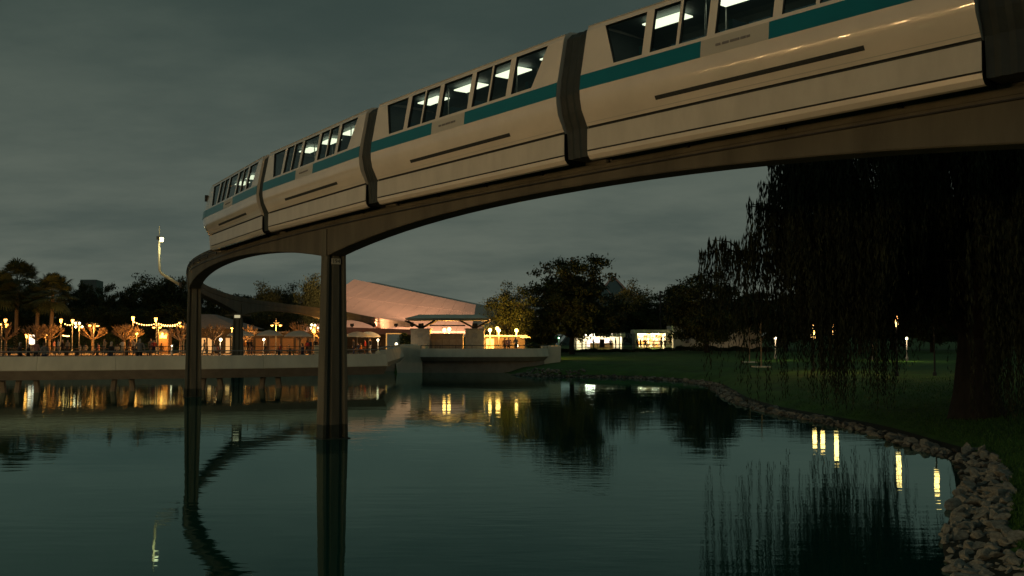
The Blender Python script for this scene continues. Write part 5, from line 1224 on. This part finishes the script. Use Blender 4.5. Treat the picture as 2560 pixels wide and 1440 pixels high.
# the big weeping tree on the right bank
def weeping(px, Y):
    rs_ = np.random.RandomState(5); r2 = random.Random(5); x = X(px, Y); g_ = gz(x, Y)
    root = thing('weeping_tree', 'huge dark weeping tree with trailing foliage over the rocky bank', 'tree', (x, Y, g_))
    mb = MB(); mb.tube([(0, 0, -.5), (0, 0, 0), (-.05, 0, .8), (0, 0, 2.2), (.05, 0, 4)], [1.35, 1.05, .8, .68, .6], 14)
    T = []; base = Vector((0, 0, 3.4)); limbs = []
    for k in range(54):
        a = 2.399 * k + r2.uniform(-.3, .3); q = k / 53; el = .12 + 1.25 * q ** 1.15
        Lr = min(8.3 / math.cos(min(el, 1.25)), 11.0) * r2.uniform(.72, 1.0)
        d = Vector((math.cos(a) * math.cos(el), math.sin(a) * math.cos(el), math.sin(el)))
        p = [base + Vector((0, 0, -.6 + 1.4 * q)), base + d * Lr * .35 + Vector((0, 0, .6)), base + d * Lr * .7 + Vector((r2.gauss(0, .4), r2.gauss(0, .4), 1.0)), base + d * Lr + Vector((r2.gauss(0, .5), r2.gauss(0, .5), .5))]
        c = [Vector(v) for v in catmull(p, 5)]; limbs.append(c); n = len(c)
        mb.tube(c, [lerp(.3, .03, i / (n - 1)) * (1.15 if k < 5 else .8) for i in range(n)], 7)
        for j in range(9):
            i = r2.randrange(5, n); s_ = c[i]; dd = (d + Vector((r2.gauss(0, .8), r2.gauss(0, .8), r2.uniform(-.1, .5)))).normalized(); e_ = s_ + dd * r2.uniform(.9, 2.2)
            m_ = s_.lerp(e_, .5) + Vector((0, 0, .25)); mb.tube([s_, m_, e_], [.05, .03, .012], 4); limbs.append([s_, m_, e_])
    mb.tube([(.3, 0, 1.8), (1.6, .3, 3.2), (3.4, .6, 6.2)], [.4, .3, .2], 8)
    mb.build('trunk', 'bark', root, smooth=True)
    # trailing strands
    C = []; U = []; Vv = []
    for lb in limbs:
        n = len(lb); big = n > 5
        for q in range(60 if big else 25):
            t = r2.uniform(.25 if big else 0, 1) * (n - 1); i = min(int(t), n - 2); p = lb[i].lerp(lb[i + 1], t - i) + Vector((r2.gauss(0, .18), r2.gauss(0, .18), r2.gauss(0, .1)))
            hh = math.hypot(p.x, p.y); L_ = r2.uniform(.7, 2.4) + (r2.uniform(0, 4.8) if (hh > 4.5 and r2.random() < .36) else 0)
            L_ = min(L_, max(.3, p.z - .35 - (0 if hh > 3.2 else 1.9)))
            if p.z < 3.2 and hh < 3: continue
            if p.z < 5.5 and r2.random() < .55: continue
            m = int(L_ / .075); dx, dy = r2.gauss(0, .05), r2.gauss(0, .05)
            for k in range(m):
                f = k / max(1, m); C.append((p.x + dx * k * .05 + r2.gauss(0, .045), p.y + dy * k * .05 + r2.gauss(0, .045), p.z - k * .075))
                wv = .045 + .045 * (1 - f); a = r2.uniform(0, 6.28); U.append((math.cos(a) * .028, math.sin(a) * .028, -wv * 1.8)); Vv.append((math.cos(a + 1.57) * wv * .5, math.sin(a + 1.57) * wv * .5, 0))
    link('crown', quads_mesh('crown', np.array(C), np.array(U), np.array(Vv), 'leaf_weep'), root)
    print('weep leaves', len(C))
weeping(2440, 36.6)

# grass over the near lawn
def grass():
    rs_ = np.random.RandomState(9); n = 90000
    yy = 14 + 56 * rs_.uniform(0, 1, n) ** 1.3; xx = rs_.uniform(.27, .56, n) * yy * 1.0
    P = np.column_stack([xx, yy]); d = lake_sd(P); k = (d > 1.0) & (rs_.uniform(0, 1, n) < np.clip((66 - yy) / 40, 0, 1)); P = P[k]; z = ground_z(P); n = len(P)
    a = rs_.uniform(0, 6.28, n); h = rs_.uniform(.05, .12, n); lean = rs_.normal(0, .035, (n, 2)); wv = .014
    V_ = np.empty((n, 3, 3)); V_[:, 0] = np.column_stack([P[:, 0] - wv * np.cos(a), P[:, 1] - wv * np.sin(a), z]); V_[:, 1] = np.column_stack([P[:, 0] + wv * np.cos(a), P[:, 1] + wv * np.sin(a), z]); V_[:, 2] = np.column_stack([P + lean, z + h])
    me = bpy.data.meshes.new('grass'); me.vertices.add(n * 3); me.vertices.foreach_set('co', V_.ravel()); me.loops.add(n * 3); me.loops.foreach_set('vertex_index', np.arange(n * 3)); me.polygons.add(n); me.polygons.foreach_set('loop_start', np.arange(0, n * 3, 3)); me.materials.append(mat('grass_blade', (.035, .1, .016), .7, island=.5)); me.update(calc_edges=True)
    tag(link('grass', me), 'short dark grass on the lawn by the stones', 'grass', kind='stuff')
grass()

# ------------------------------------------------------------------ lamps on the near promenade, mirrored as streaks in the train's flank
NG = 'lamp posts on the near promenade'
for k, (x, y) in enumerate(((-64, 16), (-57, 14.2), (-51, 12.6), (-45, 11), (-39, 9), (-33.5, 7), (-28.5, 5), (-24, 3), (-19.5, 1.2))):
    root = thing('promenade_lamp', 'double globe lamp post on the near waterside walk mirrored in the train flank', 'lamp post', (x, y, 2.02), 0, NG)
    mb = MB(); mb.lathe((0, 0, 0), [(.001, 0), (.18, 0), (.16, .3), (.08, .5), (.06, 3.6), (.001, 3.62)], 10); mb.build('pole', 'metal_dark', root)
    for sx in (-.5, .5):
        mb = MB(); mb.tube([(0, 0, 3.3), (sx * .6, 0, 3.6), (sx, 0, 3.5)], .03, 6); mb.build('arm', 'metal_dark', root)
        mb = MB(); mb.ball((sx, 0, 3.3), .18, 12); mb.build('globe', 'lamp_near', root, smooth=True)
    lamp('lamp_light', (0, 0, 3.1), 1600, (1, .64, .27), root, .3)
